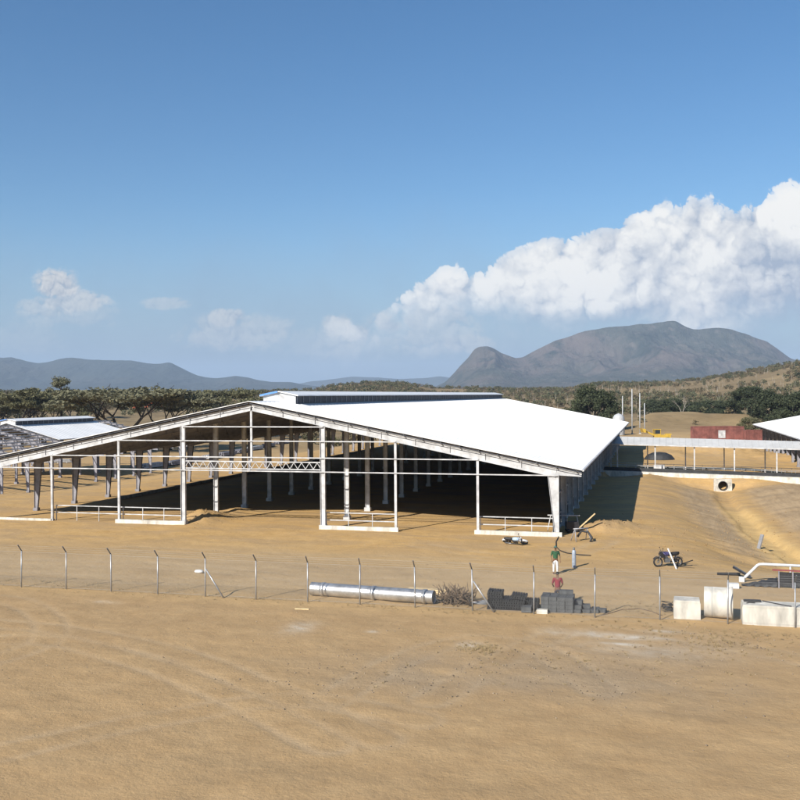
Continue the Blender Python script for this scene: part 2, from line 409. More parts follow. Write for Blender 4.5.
def ground_mat():
    mt, n = nt('soil'); N = n.nodes
    out = N.new('ShaderNodeOutputMaterial'); b = N.new('ShaderNodeBsdfPrincipled'); b.inputs['Roughness'].default_value = .95; b.inputs['Specular IOR Level'].default_value = .12
    link(n, b.outputs[0], out.inputs[0])
    g = N.new('ShaderNodeNewGeometry'); pos = g.outputs['Position']
    def noise(sc, det=6, rough=.6, scale3=None, dist=0):
        v = pos
        if scale3:
            mp = N.new('ShaderNodeMapping'); mp.inputs['Scale'].default_value = scale3; link(n, v, mp.inputs['Vector']); v = mp.outputs[0]
        t = N.new('ShaderNodeTexNoise'); t.inputs['Scale'].default_value = sc; t.inputs['Detail'].default_value = det; t.inputs['Roughness'].default_value = rough
        t.inputs['Distortion'].default_value = dist
        link(n, v, t.inputs['Vector']); return t.outputs['Fac']
    def rng_(x, a, b_, lo=0., hi=1.):
        mr = N.new('ShaderNodeMapRange'); mr.inputs[1].default_value = a; mr.inputs[2].default_value = b_; mr.inputs[3].default_value = lo; mr.inputs[4].default_value = hi; link(n, x, mr.inputs[0]); return mr.outputs[0]
    def mix(f, a, b_, mode='MIX'):
        mx = N.new('ShaderNodeMix'); mx.data_type = 'RGBA'; mx.blend_type = mode
        if isinstance(f, float): mx.inputs[0].default_value = f
        else: link(n, f, mx.inputs[0])
        for k, q in ((6, a), (7, b_)):
            if isinstance(q, tuple): mx.inputs[k].default_value = (*q, 1)
            else: link(n, q, mx.inputs[k])
        return mx.outputs[2]
    def attr(nm):
        a = N.new('ShaderNodeAttribute'); a.attribute_name = nm; return a.outputs['Fac']
    def mul(a, b_):
        q = N.new('ShaderNodeMath'); q.operation = 'MULTIPLY'
        for k, v in ((0, a), (1, b_)):
            if isinstance(v, float): q.inputs[k].default_value = v
            else: link(n, v, q.inputs[k])
        return q.outputs[0]
    big = rng_(noise(.09, 5), .35, .65); mid = rng_(noise(.6, 7, .7), .3, .7); fine = rng_(noise(5., 8, .78), .28, .72); gritty = rng_(noise(22., 4, .75), .3, .7)
    streak = rng_(noise(.5, 6, .68, (.35, 1.6, 1.), .6), .33, .67); blot = rng_(noise(.23, 8, .72, None, .8), .5, .72)
    base = mix(big, (.44, .29, .135), (.53, .365, .18))
    clay = mix(mid, (.47, .290, .108), (.60, .390, .165))
    clay = mix(rng_(noise(.16, 6, .6, (1, 2.2, 1), .7), .42, .62), clay, (.44, .295, .145))
    col = mix(attr('clay'), base, clay)
    col = mix(mul(attr('near'), .85), col, mix(mid, (.355, .230, .112), (.455, .310, .160)))
    col = mix(mul(attr('road'), .6), col, mix(streak, (.32, .230, .130), (.48, .36, .21)))
    bankc = mix(rng_(noise(.8, 6, .7, (1.6, .22, 2.), .6), .35, .65), (.27, .20, .125), (.44, .33, .205))
    col = mix(mul(attr('bank'), .85), col, bankc)
    col = mix(mul(attr('strip'), .8), col, mix(mid, (.60, .40, .155), (.70, .49, .21)))
    dry = mix(rng_(noise(.035, 6, .65), .35, .65), (.17, .125, .065), (.30, .225, .12))
    dry = mix(rng_(noise(.35, 5, .7), .5, .75), dry, (.085, .075, .04))
    col = mix(attr('dry'), col, dry)
    col = mix(mul(attr('track'), .42), col, mix(fine, (.42, .31, .19), (.55, .425, .275)))
    col = mix(mul(attr('grav'), .5), col, mix(gritty, (.17, .135, .095), (.42, .35, .26)))
    col = mix(attr('pale'), col, (.60, .55, .46))
    col = mix(mul(blot, .32), col, (.215, .150, .085))
    col = mix(mul(fine, .5), col, mix(.45, col, (.17, .115, .065)))
    col = mix(mul(streak, .20), col, (.23, .160, .09))
    link(n, col, b.inputs['Base Color'])
    bp = N.new('ShaderNodeBump'); bp.inputs['Strength'].default_value = .6; bp.inputs['Distance'].default_value = .13
    ad = N.new('ShaderNodeMath'); ad.operation = 'MULTIPLY_ADD'; ad.inputs[1].default_value = .35
    link(n, noise(9., 6, .7), ad.inputs[0]); link(n, noise(1.3, 6, .68), ad.inputs[2])
    link(n, ad.outputs[0], bp.inputs['Height']); link(n, bp.outputs[0], b.inputs['Normal'])
    return mt
build_ground()

# ------------------------------------------------------------------ mountains
def mountain_mat(name, cols):
    mt, n = nt(name); N = n.nodes
    out = N.new('ShaderNodeOutputMaterial'); b = N.new('ShaderNodeBsdfPrincipled'); b.inputs['Roughness'].default_value = 1; b.inputs['Specular IOR Level'].default_value = 0.05
    link(n, b.outputs[0], out.inputs[0])
    g = N.new('ShaderNodeNewGeometry')
    def noise(sc, det):
        t = N.new('ShaderNodeTexNoise'); t.inputs['Scale'].default_value = sc; t.inputs['Detail'].default_value = det; t.inputs['Roughness'].default_value = .6
        link(n, g.outputs['Position'], t.inputs['Vector']); return t.outputs['Fac']
    cur = None
    for i, (sc, c, lo, hi) in enumerate(cols):
        mx = N.new('ShaderNodeMix'); mx.data_type = 'RGBA'
        if cur is None: mx.inputs[6].default_value = (*c, 1); mx.inputs[7].default_value = (*c, 1); cur = mx.outputs[2]; continue
        mr = N.new('ShaderNodeMapRange'); mr.inputs[1].default_value = lo; mr.inputs[2].default_value = hi; link(n, noise(sc, 6), mr.inputs[0]); link(n, mr.outputs[0], mx.inputs[0])
        link(n, cur, mx.inputs[6]); mx.inputs[7].default_value = (*c, 1); cur = mx.outputs[2]
    link(n, cur, b.inputs['Base Color'])
    bp = N.new('ShaderNodeBump'); bp.inputs['Strength'].default_value = 1.0; bp.inputs['Distance'].default_value = 55
    t = N.new('ShaderNodeTexNoise'); t.inputs['Scale'].default_value = .0065; t.inputs['Detail'].default_value = 8; t.inputs['Roughness'].default_value = .62
    mp = N.new('ShaderNodeMapping'); mp.inputs['Scale'].default_value = (1, .45, .45); link(n, g.outputs['Position'], mp.inputs['Vector']); link(n, mp.outputs[0], t.inputs['Vector'])
    link(n, t.outputs['Fac'], bp.inputs['Height']); link(n, bp.outputs[0], b.inputs['Normal'])
    return mt
MM = mountain_mat('mountain_scrub', [(0, (.060, .062, .048), 0, 0), (.0011, (.110, .086, .072), .47, .62), (.006, (.030, .036, .028), .50, .64), (.02, (.115, .10, .085), .52, .70)])
MF = mountain_mat('mountain_far', [(0, (.040, .048, .042), 0, 0), (.001, (.055, .055, .045), .45, .65)])
def mountain(name, prof, D, Wf, Wb, mt, seed, nx=420, nz=110, rough=1.0):
    xs = np.linspace(prof[0][0], prof[-1][0], nx); ys = np.interp(xs, [p[0] for p in prof], [p[1] for p in prof])
    crest = np.maximum(CH + (hor(xs) - ys) * D / 960.0, 1.0)
    k = np.hanning(7); k /= k.sum(); crest = np.convolve(np.pad(crest, 3, mode='edge'), k, 'valid')
    t = np.concatenate([np.linspace(-1, 0, int(nz * .68)), np.linspace(0, 1, int(nz * .32) + 1)[1:]])
    U = (xs - 400) / 960.0
    UU, TT = np.meshgrid(U, t); CC = np.meshgrid(crest, t)[0]
    dep = D + np.where(TT < 0, TT * Wf, TT * Wb)
    # march along the same heading: the lateral offset stays that of the crest so the slope falls towards the plain
    lat = UU * D + (dep - D) * UU * .6
    a = np.abs(TT)
    shape = np.where(TT < 0, .62 * (1 - a) ** 1.15 + .38 * (1 - a) ** 3.2, 1 - a ** 1.4)
    g = ridged(lat / 620 + .35 * fbm(lat / 900, dep / 900, 3, seed), dep / 1500, 5, seed)
    g2 = fbm(lat / 160, dep / 200, 5, seed + 3)
    env = np.clip(a * 4, 0, 1) * (1 - a) ** .6 * (TT < 0)
    Zz = CC * shape * (1 + rough * (1.5 * (g - .68) * env + .40 * (g2 - .5) * env)) + CC * .055 * (g2 - .5) * rough * (1 - a) - 3 * a
    X = lat * _c - dep * _s; Y = lat * _s + dep * _c
    V = np.stack([X, Y, Zz], -1).reshape(-1, 3); n_, k_ = X.shape
    i, j = np.meshgrid(np.arange(n_ - 1), np.arange(k_ - 1), indexing='ij')
    F = np.stack([i * k_ + j, i * k_ + j + 1, (i + 1) * k_ + j + 1, (i + 1) * k_ + j], -1).reshape(-1, 4)
    tag(place(name, mesh_np(name, V, F, mt, True)), kind='structure')
mountain('mountain', [(405, 393), (430, 389), (445, 382), (455, 372), (462, 364), (469, 357), (474, 350), (480, 346.5), (488, 346), (494, 348), (502, 353), (510, 356), (516, 358), (523, 357), (532, 352), (545, 345), (556, 340), (570, 336), (585, 331), (600, 329), (615, 326), (630, 325), (640, 323), (655, 322.5), (668, 321.5), (676, 322), (682, 325), (694, 328), (705, 328), (718, 328.5), (730, 329.5), (745, 333), (757, 338), (768, 342), (778, 349), (790, 358), (806, 364), (830, 372), (880, 380), (960, 388), (1050, 393)], 6200, 1900, 2600, MM, 5, 620, 150)
mountain('mountain', [(-260, 388), (-180, 372), (-90, 362), (-40, 364), (0, 357), (12, 357), (24, 360), (38, 363), (52, 361), (64, 358), (74, 357.5), (88, 359.5), (104, 360.5), (118, 360), (133, 360.5), (148, 363), (160, 363.5), (170, 362), (178, 366), (188, 371), (197, 375), (206, 377), (216, 378), (226, 377), (236, 375.5), (248, 377.5), (258, 380), (272, 382), (290, 382), (304, 384.5), (330, 388), (380, 392)], 8200, 2300, 2600, MF, 14, 420, 100, .8)
mountain('mountain', [(250, 391), (285, 386), (310, 381.5), (330, 379.5), (352, 376.5), (380, 377.5), (400, 379), (425, 378), (440, 376), (470, 381), (520, 386), (600, 391)], 12500, 2500, 1800, MF, 23, 200, 60, .7)

# ------------------------------------------------------------------ barns
BAY, SL = 6.448, .1964
def h_roof(x, apex, sl): return apex - sl * abs(x)
M['left_steel'] = M['bluegrey_steel']

def barn(name, label, loc, nb, apex=10.81, half=28.0, d=26.14, sl=SL, covered=(0, 99), right_wall=True, front=True, vent=True, cover_right=None, cover_left=None, rails=True, steel='white_steel', purlin='roof_under', inner=(6.47,), group=None):
    t = thing(name, label, 'barn', loc, 0, group)
    a, b, c = 6.47, 12.81, 19.67
    L = nb * BAY
    ws = M[steel]
    # roof sheets
    y0, y1 = max(covered[0], 0) * BAY - .5, min(covered[1], nb) * BAY + .5
    for sgn in (-1, 1):
        hw = (cover_right if sgn > 0 else cover_left) or half
        x0, z0, x1, z1 = 0, apex, sgn * hw, h_roof(hw, apex, sl)
        mb = MB()
        nn = max(2, int(hw / .5)); 
        mb.prism([(x0, z0), (x1, z1), (x1, z1 - .05), (x0, z0 - .05)] if sgn < 0 else [(x1, z1), (x0, z0), (x0, z0 - .05), (x1, z1 - .05)], y0, y1)
        # standing ribs of the sheeting, every metre
        y = y0 + .5
        while y < y1:
            mb.beam((x0 + sgn * .6, y, h_roof(.6, apex, sl) + .012), (sgn * (hw - .02), y, h_roof(hw - .02, apex, sl) + .012), .05, .03); y += 1.0
        rs_ = mb.build('roof_sheet', M['roof_white'], t)
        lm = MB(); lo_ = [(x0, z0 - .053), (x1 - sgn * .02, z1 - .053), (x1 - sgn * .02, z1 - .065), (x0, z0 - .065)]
        lm.prism(lo_ if sgn < 0 else lo_[::-1], y0 + .02, y1 - .02); lm.build('dark_underside', M['underside'], t)  # grey underside of the sheets, added dark to keep bounced light down
        g_ = MB(); g_.box(sgn * (hw + .07), (y0 + y1) / 2, z1 - .06, .14, y1 - y0 - .1, .12); g_.build('gutter', M['white_steel'], t)
        f_ = MB()
        f_.beam((sgn * .05, y0 + .02, apex - .20), (sgn * (hw - .05), y0 + .02, z1 - .19), .03, .05)
        f_.build('edge_shade_bar', M['louvre'], t)  # dark bar painted in as the shadow gap between sheet and rafter
    # purlins
    pm = MB().beam((0, 0, 0), (0, L + .7, 0), .07, .2).mesh('purlin', M[purlin])
    x = 1.2
    while x < half - .3:
        for sgn in (-1, 1): place('purlin', pm, t, (sgn * x, -.35, h_roof(x, apex, sl) - .175))
        x += 1.55
    # frames: rafters and columns
    top = lambda xx: h_roof(xx, apex, sl) - .31
    for front_end in (True, False):
        bf = .22
        rb = {}
        for sgn in (-1, 1):
            mb = MB()
            mb.ibeam((0, 0, top(0)), (sgn * 13, 0, top(13)), .5, .6, bf, .03, .02)
            mb.ibeam((sgn * 13, 0, top(13)), (sgn * (d - .1), 0, top(d - .1)), .6, .72, bf, .03, .02)
            mb.ibeam((sgn * (d - .12), 0, top(d - .1)), (sgn * (half - .05), 0, top(half - .05)), .55, .26, bf, .03, .02)
            for q in range(1, int((d - .3) / 2.9) + 1): mb.box(sgn * q * 2.9, 0, top(q * 2.9) - .29, .02, .2, .5)
            rb[sgn] = mb.mesh('rafter', ws if front_end else M['bluegrey_steel'])
        cb = {}
        for sgn in (-1, 1):   # tapered wall column: straight outer flange, leaning inner one
            mb = MB(); zt = top(d) - .55
            mb.ibeam((sgn * d, 0, .3), (sgn * d, 0, zt), .34, .85, .22, .03, .02, (sgn, 0, 0))
            mb.box(sgn * (d - .17), 0, .15, .5, .45, .3)
            cb[sgn] = mb.mesh('column', ws if front_end or (sgn > 0 and right_wall) else M['bluegrey_steel'])  # left columns behind the front: their shade is put into a darker grey
        ib = {}
        for sgn in (-1, 1):
            for xi in inner:
                mb = MB(); mb.ibeam((sgn * xi + .2, 0, .35), (sgn * xi + .2, 0, top(xi) - .55), .4, .4, .24, .03, .02, (1, 0, 0)); mb.box(sgn * xi, 0, .175, .6, .5, .35)
                ib[sgn * xi] = mb.mesh('column', ws)
        for i in range(nb + 1):
            if (i == 0) != front_end: continue
            if i == 0 and not front: continue
            for sgn in (-1, 1):
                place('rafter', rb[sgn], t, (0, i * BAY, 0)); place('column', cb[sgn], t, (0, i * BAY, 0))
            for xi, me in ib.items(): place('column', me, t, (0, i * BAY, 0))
    # gable walls: posts and girts at both ends
    for yy in ((0, L) if front else (L,)):
        if rails:
            for xi in (-c, -b, b, c):
                MB().box(xi, yy, top(xi) / 2 - .28, .20, .16, top(xi) - .56).box(xi, yy, .08, .34, .34, .16).build('gable_post', ws, t)
            MB().box(0, yy, (top(0) - .5 + 5.62) / 2, .18, .14, top(0) - .5 - 5.62).build('gable_post', ws, t)
            off = -.13 if yy == 0 else .13
            for hh, xx in ((4.81, d), (5.98, c), (7.38, b), (8.60, a)):
                MB().box(0, yy + off, hh, 2 * xx + .1, .08, .09).build('girt', ws, t)
            tb = MB(); z0_, z1_ = 4.98, 5.60
            tb.box(0, yy, z0_, 2 * a - .3, .10, .09); tb.box(0, yy, z1_, 2 * a - .3, .10, .09)
            nn = 18; w = (2 * a - .3) / nn
            for q in range(nn):
                xa = -a + .15 + q * w
                tb.beam((xa, yy, z0_ + .04), (xa + w / 2, yy, z1_ - .04), .05, .05, (0, 1, 0)); tb.beam((xa + w / 2, yy, z1_ - .04), (xa + w, yy, z0_ + .04), .05, .05, (0, 1, 0))
            tb.build('lattice_truss', ws, t)
            if yy == 0:
                for xa, xb in ((-b, -a), (a, b), (c, d)):
                    MB().box((xa + xb) / 2, -.16, .14, xb - xa + .5, .26, .38).build('concrete_curb', M['concrete_pale'], t)
                MB().box((-d - c) / 2, -.16, .08, d - c, .2, .22).build('concrete_curb', M['concrete_pale'], t)
                for xa, xb in ((-c, -b), (-b, -a), (a, b), (c, d)):
                    mb = MB()
                    for hz in (.72, 1.35): mb.box((xa + xb) / 2, .45, hz, xb - xa, .06, .075)
                    for q in (.02, .33, .66, .98): mb.box(xa + (xb - xa) * q, .45, .66, .055, .055, 1.32)
                    mb.build('stall_rail', ws, t)
    # side wall
    if right_wall:
        for sgn in ((1,) if right_wall != 'both' else (-1, 1)):
            zt = top(d) - .12
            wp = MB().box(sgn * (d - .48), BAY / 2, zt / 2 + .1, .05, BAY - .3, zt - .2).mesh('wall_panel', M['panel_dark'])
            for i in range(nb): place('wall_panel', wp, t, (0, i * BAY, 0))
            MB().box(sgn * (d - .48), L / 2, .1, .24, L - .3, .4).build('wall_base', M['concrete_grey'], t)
            gm = MB()
            for hh in (1.3, 3.0, 4.5): gm.box(sgn * (d - .40), L / 2, hh, .07, L - .3, .1)
            gm.build('side_rail', M['grey_steel'], t)
    if rails:
        for xx, hh in ((-d + 3.0, .35),):
            MB().box(xx, L / 2 + 8, hh / 2, .25, L - 18, hh).build('feed_curb', M['concrete_grey'], t)
    # ridge vent
    if vent:
        v0, v1 = (covered[0] if covered[0] > 0 else 1) * BAY, min(covered[1], nb) * BAY - .3
        hw_, hb = 1.55, .78
        zb = h_roof(hw_, apex, sl)
        for sgn in (-1, 1):
            mb = MB(); mb.box(sgn * hw_, (v0 + v1) / 2, zb + hb / 2 + .02, .06, v1 - v0 - .1, hb); mb.build('vent_side', M['louvre'], t)
            mb = MB()
            y = v0 + .3
            while y < v1: mb.box(sgn * (hw_ + .05), y, zb + hb / 2, .05, .09, hb - .1); y += BAY / 4
            mb.build('vent_post', M['grey_steel'], t)
            zr = zb + hb + hw_ * .20
            mb = MB()
            pts = [(0, zr + .09), (sgn * (hw_ + .35), zb + hb + .02), (sgn * (hw_ + .35), zb + hb - .08), (0, zr)]
            mb.prism(pts if sgn < 0 else pts[::-1], v0 - .25, v1 + .25); mb.build('vent_roof', M['roof_white'], t)
        mb = MB(); mb.prism([(-hw_ - .05, zb), (hw_ + .05, zb), (hw_ + .05, zb + hb), (0, zb + hb + hw_ * .2 - .02), (-hw_ - .05, zb + hb)], v0 - .06, v0 + .02); mb.build('vent_gable', M['white_steel'], t)
        MB().beam((-hw_ - .3, v0 - .29, zb + hb + .0), (-.1, v0 - .29, zb + hb + hw_ * .2 + .03), .05, .16).build('vent_trim', M['blue_trim'], t)
    return t

XR, Y0 = -33.617, 76.347
barn('cattle_barn', 'huge open-fronted white steel barn with long ridge vent, in the middle of the site', (XR, Y0, 0), 20)
barn('cattle_barn', 'half roofed barn of bare grey frames, beyond the left slope of the huge barn', (-116, 153 - 5 * BAY, -4), 10, 10.6, 20.0, 18.5, .27, covered=(5, 9), right_wall=False, cover_right=11.0, cover_left=11.0, rails=False, steel='bluegrey_steel', purlin='white_steel')
barn('cattle_barn', 'barn showing one white roof corner and dark wall posts where the covered walkway ends', (47.8, 216 - 15 * BAY, -.7), 15, 10.81, right_wall=False, rails=False, steel='grey_steel')

# ------------------------------------------------------------------ covered walkway
def walkway():
    W0, W1, YW = XR + 26.2, 20.8, 145.0
    zg = lambda x: -.65 * (x - W0) / (W1 - W0)
    t = thing('covered_walkway', 'covered walkway with pale grey roof on slim posts, linking two barns above the culvert', 'walkway', (W0, YW, 0))
    X = W1 - W0; dz = -.65
    for sgn in (-1, 1):
        mb = MB(); k = [(0, 0, 5.0), (X, 0, 5.0 + dz), (X, sgn * 2.5, 4.0 + dz), (0, sgn * 2.5, 4.0)]
        lo = [(p[0], p[1], p[2] - .06) for p in k]
        if sgn > 0: k, lo = k[::-1], lo[::-1]
        mb.quad(k[::-1]); mb.quad(lo)
        for i in range(4): mb.quad([k[i], k[(i + 1) % 4], lo[(i + 1) % 4], lo[i]])
        q = .6
        while q < X:
            mb.beam((q, sgn * .05, 5.015 + dz * q / X), (q, sgn * 2.49, 4.03 + dz * q / X), .05, .035); q += .9
        mb.build('roof_slope', mat_grey_roof, t)
        MB().beam((0, sgn * 2.54, 3.98), (X, sgn * 2.54, 3.98 + dz), .07, .16).build('fascia', M['white_steel'], t)
    for q in (1.9, 7.2, 12.6, 18.0, 23.6):
        for sgn in (-1, 1):
            z = dz * q / X
            qq = q - (1.1 if sgn > 0 else 0)
            MB().box(qq, sgn * 2.1, (z + .2 + 4.02 + z) / 2, .17, .15, 3.85).build('post', M['white_steel'], t)
        MB().beam((q, -2.3, 4.0 + z), (q, 2.3, 4.0 + z), .1, .16).build('tie_beam', M['bluegrey_steel'], t)
    mb = MB()
    mb.beam((0, 0, -.12), (X, 0, -.12 + dz), 5.2, .5); mb.build('floor_slab', M['concrete_grey'], t)
    mb = MB(); mb.beam((-.2, -2.75, -.36), (X, -2.75, -.36 + dz), .3, .9); mb.build('retaining_beam', M['concrete_pale'], t)
    mb = MB(); mb.beam((0, -2.2, .38), (X, -2.2, .38 + dz), .06, .5); mb.build('dark_strip', M['matt_dark'], t)  # low dark strip along the front of the floor
    for sgn in (-1, 1):
        mb = MB()
        for hh in (.55, 1.0): mb.beam((0, sgn * 1.9, hh), (X, sgn * 1.9, hh + dz), .05, .06)
        q = .4
        while q < X: mb.box(q, sgn * 1.9, .55 + dz * q / X, .045, .045, 1.0); q += 1.35
        mb.build('handrail', M['galv'], t)
    # culvert under it
    gx = 8.8; gz = gh(gx, 138.6) + .25
    c = thing('pipe_culvert', 'white concrete headwall with a round black pipe mouth below the covered walkway', 'culvert', (gx, 139.3, gz))
    mb = MB(); w, h, rr = 1.2, 1.6, .58; cz = .68; ns = 28
    outer = []
    for i in range(ns):
        a_ = 2 * math.pi * i / ns; ca, sa = math.cos(a_), math.sin(a_)
        k = min(w / abs(ca) if abs(ca) > 1e-6 else 9, ((h - cz) if sa > 0 else (cz + .5)) / abs(sa) if abs(sa) > 1e-6 else 9)
        outer.append((ca * k, cz + sa * k))
    for i in range(ns):
        j = (i + 1) % ns; a0, a1 = 2 * math.pi * i / ns, 2 * math.pi * j / ns
        p0 = (rr * math.cos(a0), cz + rr * math.sin(a0)); p1 = (rr * math.cos(a1), cz + rr * math.sin(a1))
        o0, o1 = outer[i], outer[j]
        mb.quad([(p0[0], 0, p0[1]), (o0[0], 0, o0[1]), (o1[0], 0, o1[1]), (p1[0], 0, p1[1])][::-1])
        mb.quad([(o0[0], 0, o0[1]), (o0[0], .5, o0[1]), (o1[0], .5, o1[1]), (o1[0], 0, o1[1])])
    mb.build('headwall', M['concrete_weathered'], c)
    MB().lathe([(rr, -.08), (rr + .07, -.08), (rr + .07, .02), (rr, .02), (rr - .03, .1), (rr - .03, 4), (.01, 4)], 28, 'y', (0, 0, cz)).build('pipe', M['matt_dark'], c)
    tag(MB().box(0, 0, .35, 1.5, 1.0, .7).build('utility_box', M['white_steel'], None, (*gpt(659, 474.5)[:2], gh(*gpt(659, 474.5)[:2]))), 'small white box on the soil at the foot of the walkway near the huge barn', 'box')
    tp = MB(); k = 14
    for i in range(k):
        a0, a1 = math.pi * i / k, math.pi * (i + 1) / k
        for r0, r1, z0, z1 in ((2.6, 2.0, 0, .75), (2.0, 1.1, .75, 1.15), (1.1, 0.01, 1.15, 1.25)):
            for f in (1, -1):
                q = [(r0 * math.cos(f * a0), r0 * .7 * math.sin(f * a0), z0), (r0 * math.cos(f * a1), r0 * .7 * math.sin(f * a1), z0), (r1 * math.cos(f * a1), r1 * .7 * math.sin(f * a1), z1), (r1 * math.cos(f * a0), r1 * .7 * math.sin(f * a0), z1)]
                tp.quad(q if f > 0 else q[::-1], True)
    p = at(659, 163)
    tag(tp.build('covered_heap', M['matt_dark'], None, p), 'low black covered heap behind the walkway near the huge barn', 'heap')
mat_grey_roof = mat('roof_grey', (.45, .45, .44), .5, 0, .12, .6)
walkway()

# ------------------------------------------------------------------ fence
def fence():
    FY = 49.05
    t = thing('chain_link_fence', 'long chain link fence on grey posts with arms for barbed wire, across the foreground', 'fence', (0, FY, 0))
    xs = [-60.4 + 3.0 * i for i in range(34)]
    pm = MB().tube([(0, 0, -.3), (0, 0, 2.18)], .036, 8).mesh('post', M['galv'])
    am = MB().beam((0, .01, 2.15), (0, -.36, 2.56), .045, .05).mesh('post_arm', M['galv_dark'])
    px = [-36.38 + 3.0 * 0] 
    known = [-36.38, -33.35, -30.39, -27.42, -24.46, -21.40, -18.37, -15.40, -12.35, -9.28, -6.10, -3.05, .11, 3.29]
    xs = [known[0] - 3.0 * i for i in range(9, 0, -1)] + known + [known[-1] + 3.05 * i for i in range(1, 9)]
    for x in xs:
        lean = random.uniform(-.015, .015)
        z = gh(x, FY)
        o = place('post', pm, t, (x, 0, z)); o.rotation_euler = (random.uniform(-.012, .012), lean, random.uniform(-.1, .1))
        place('post_arm', am, o)
    for x in (-24.46, -9.28):
        z = gh(x, FY)
        MB().tube([(x + .05, 0, z + 1.55), (x + 1.15, -.02, z - .05)], .04, 8).build('brace', M['galv'], t)
    x0, x1 = xs[0], xs[-1]
    bw = MB()
    for k in range(3):
        f = (k + .6) / 3
        pts = []
        for x in xs: pts.append((x, -.36 * f, 2.16 + .40 * f + gh(x, FY)))
        bw.tube(pts, .0035, 3)
    bw.build('barbed_wire', M['wire'], t)
    V = []; F = []
    def wire(p, q, r):
        p = np.array(p); q = np.array(q); k = len(V)
        d = (q - p) / np.linalg.norm(q - p); n1 = np.cross(d, [0, 1, 0]); 
        for e in (p, q):
            for a in (0, 2.094, 4.189): V.append(e + n1 * r * math.cos(a) + np.array([0, 1, 0]) * r * math.sin(a))
        for i in range(3): F.append((k + i, k + (i + 1) % 3, k + 3 + (i + 1) % 3, k + 3 + i))
    st = .075; n = int((x1 - x0) / st); H = 2.1
    for i in range(-20, n):
        xa = x0 + i * st
        for s in (1, -1):
            a = xa if s > 0 else xa + H; b = xa + H if s > 0 else xa
            za, zb = .03, H
            # clip to the fence's ends
            def cl(xq): return min(max(xq, x0), x1)
            if max(a, b) <= x0 or min(a, b) >= x1: continue
            a2, b2 = cl(a), cl(b)
            z1_ = za + (zb - za) * (a2 - a) / (b - a); z2_ = za + (zb - za) * (b2 - a) / (b - a)
            wire((a2, .05 + .004 * s, z1_ + gh(a2, FY) * (1 - z1_ / H)), (b2, .05 + .004 * s, z2_), .0017)
    place('chain_link_mesh', mesh_np('chain_link_mesh', V, F, M['wire']), t)
    rm = MB()
    for h in (.1, 2.1): rm.tube([(x, .05, h) for x in (x0, x1)], .004, 4)
    rm.build('tension_wire', M['wire'], t)
fence()

# ------------------------------------------------------------------ goods along the fence
def steel_pipe():
    a, b = Vector((-18.75, 50.75, .36)), Vector((-11.55, 50.05, .36)); L = (b - a).length
    t = thing('culvert_pipe', 'long corrugated galvanised steel pipe lying on the soil behind the fence', 'pipe', ((a.x + b.x) / 2, (a.y + b.y) / 2, gh(-15, 50.3)), math.atan2(b.y - a.y, b.x - a.x))
    prof = []; n = 150
    for i in range(n + 1):
        x = -L / 2 + L * i / n; prof.append((.355 + .011 * math.cos(i * math.pi), x))
    prof += [(r - .02, x) for r, x in prof[::-1]]
    MB().lathe(prof, 28, 'x', (0, 0, .37)).build('shell', M['pipe_metal'], t)
    for f in (.10, .52, .93):
        x = -L / 2 + L * f
        MB().lathe([(.37, x - .1), (.385, x - .1), (.385, x + .1), (.37, x + .1)], 28, 'x', (0, 0, .37)).build('joint_band', M['pipe_metal'], t)
steel_pipe()

for i in range(5):
    c = gp(429, 590.5); z = gh(c.x, c.y)
    mb = MB().box(0, 0, 0, 2.1 + .2 * (i % 2), .2, .07)
    o = mb.build('timber_plank', M['timber'], None, (c.x - .1 * (i % 3), c.y + .21 * (i - 2) * (1 if i < 3 else -.8), z + .05 + (.08 if i > 2 else 0)), -.12 + .05 * (i - 2))
    tag(o, 'pale yellow timber plank in the small pile behind the open end of the steel pipe', 'plank', 'timber planks behind the steel pipe')
mb = MB()
c = gp(456, 603); cz = gh(c.x, c.y)
for i in range(170):
    a = random.uniform(0, 6.28); L = random.uniform(.35, 1.05); el = random.uniform(.05, 1.1)
    p = Vector((random.gauss(0, .40), random.gauss(0, .35), random.uniform(0, .4)))
    d = Vector((math.cos(a) * math.cos(el), math.sin(a) * math.cos(el), math.sin(el)))
    q = p + d * L * .5 + Vector((random.gauss(0, .05), 0, random.gauss(0, .05)))
    mb.tube([p - d * .15, q, p + d * L], [.032, .024, .012], 5)
tag(mb.build('brush_pile', M['stick'], None, (c.x, c.y, cz)), 'tangled heap of dry brown sticks between the steel pipe and the dark slat stacks', 'brush pile', kind='stuff')
for i in range(4):
    c = gp(470, 604); z = gh(c.x, c.y)
    o = MB().tube([(-.95, 0, 0), (.95, .0, .0)], .04, 8).build('steel_tube', M['galv'], None, (c.x + .12 * i, c.y + .16 * i, z + .05 + .01 * i), .08 * i - .2)
    tag(o, 'thin grey steel tube on the ground left of the dark slat stack', 'tube', 'steel tubes left of the slat stack')

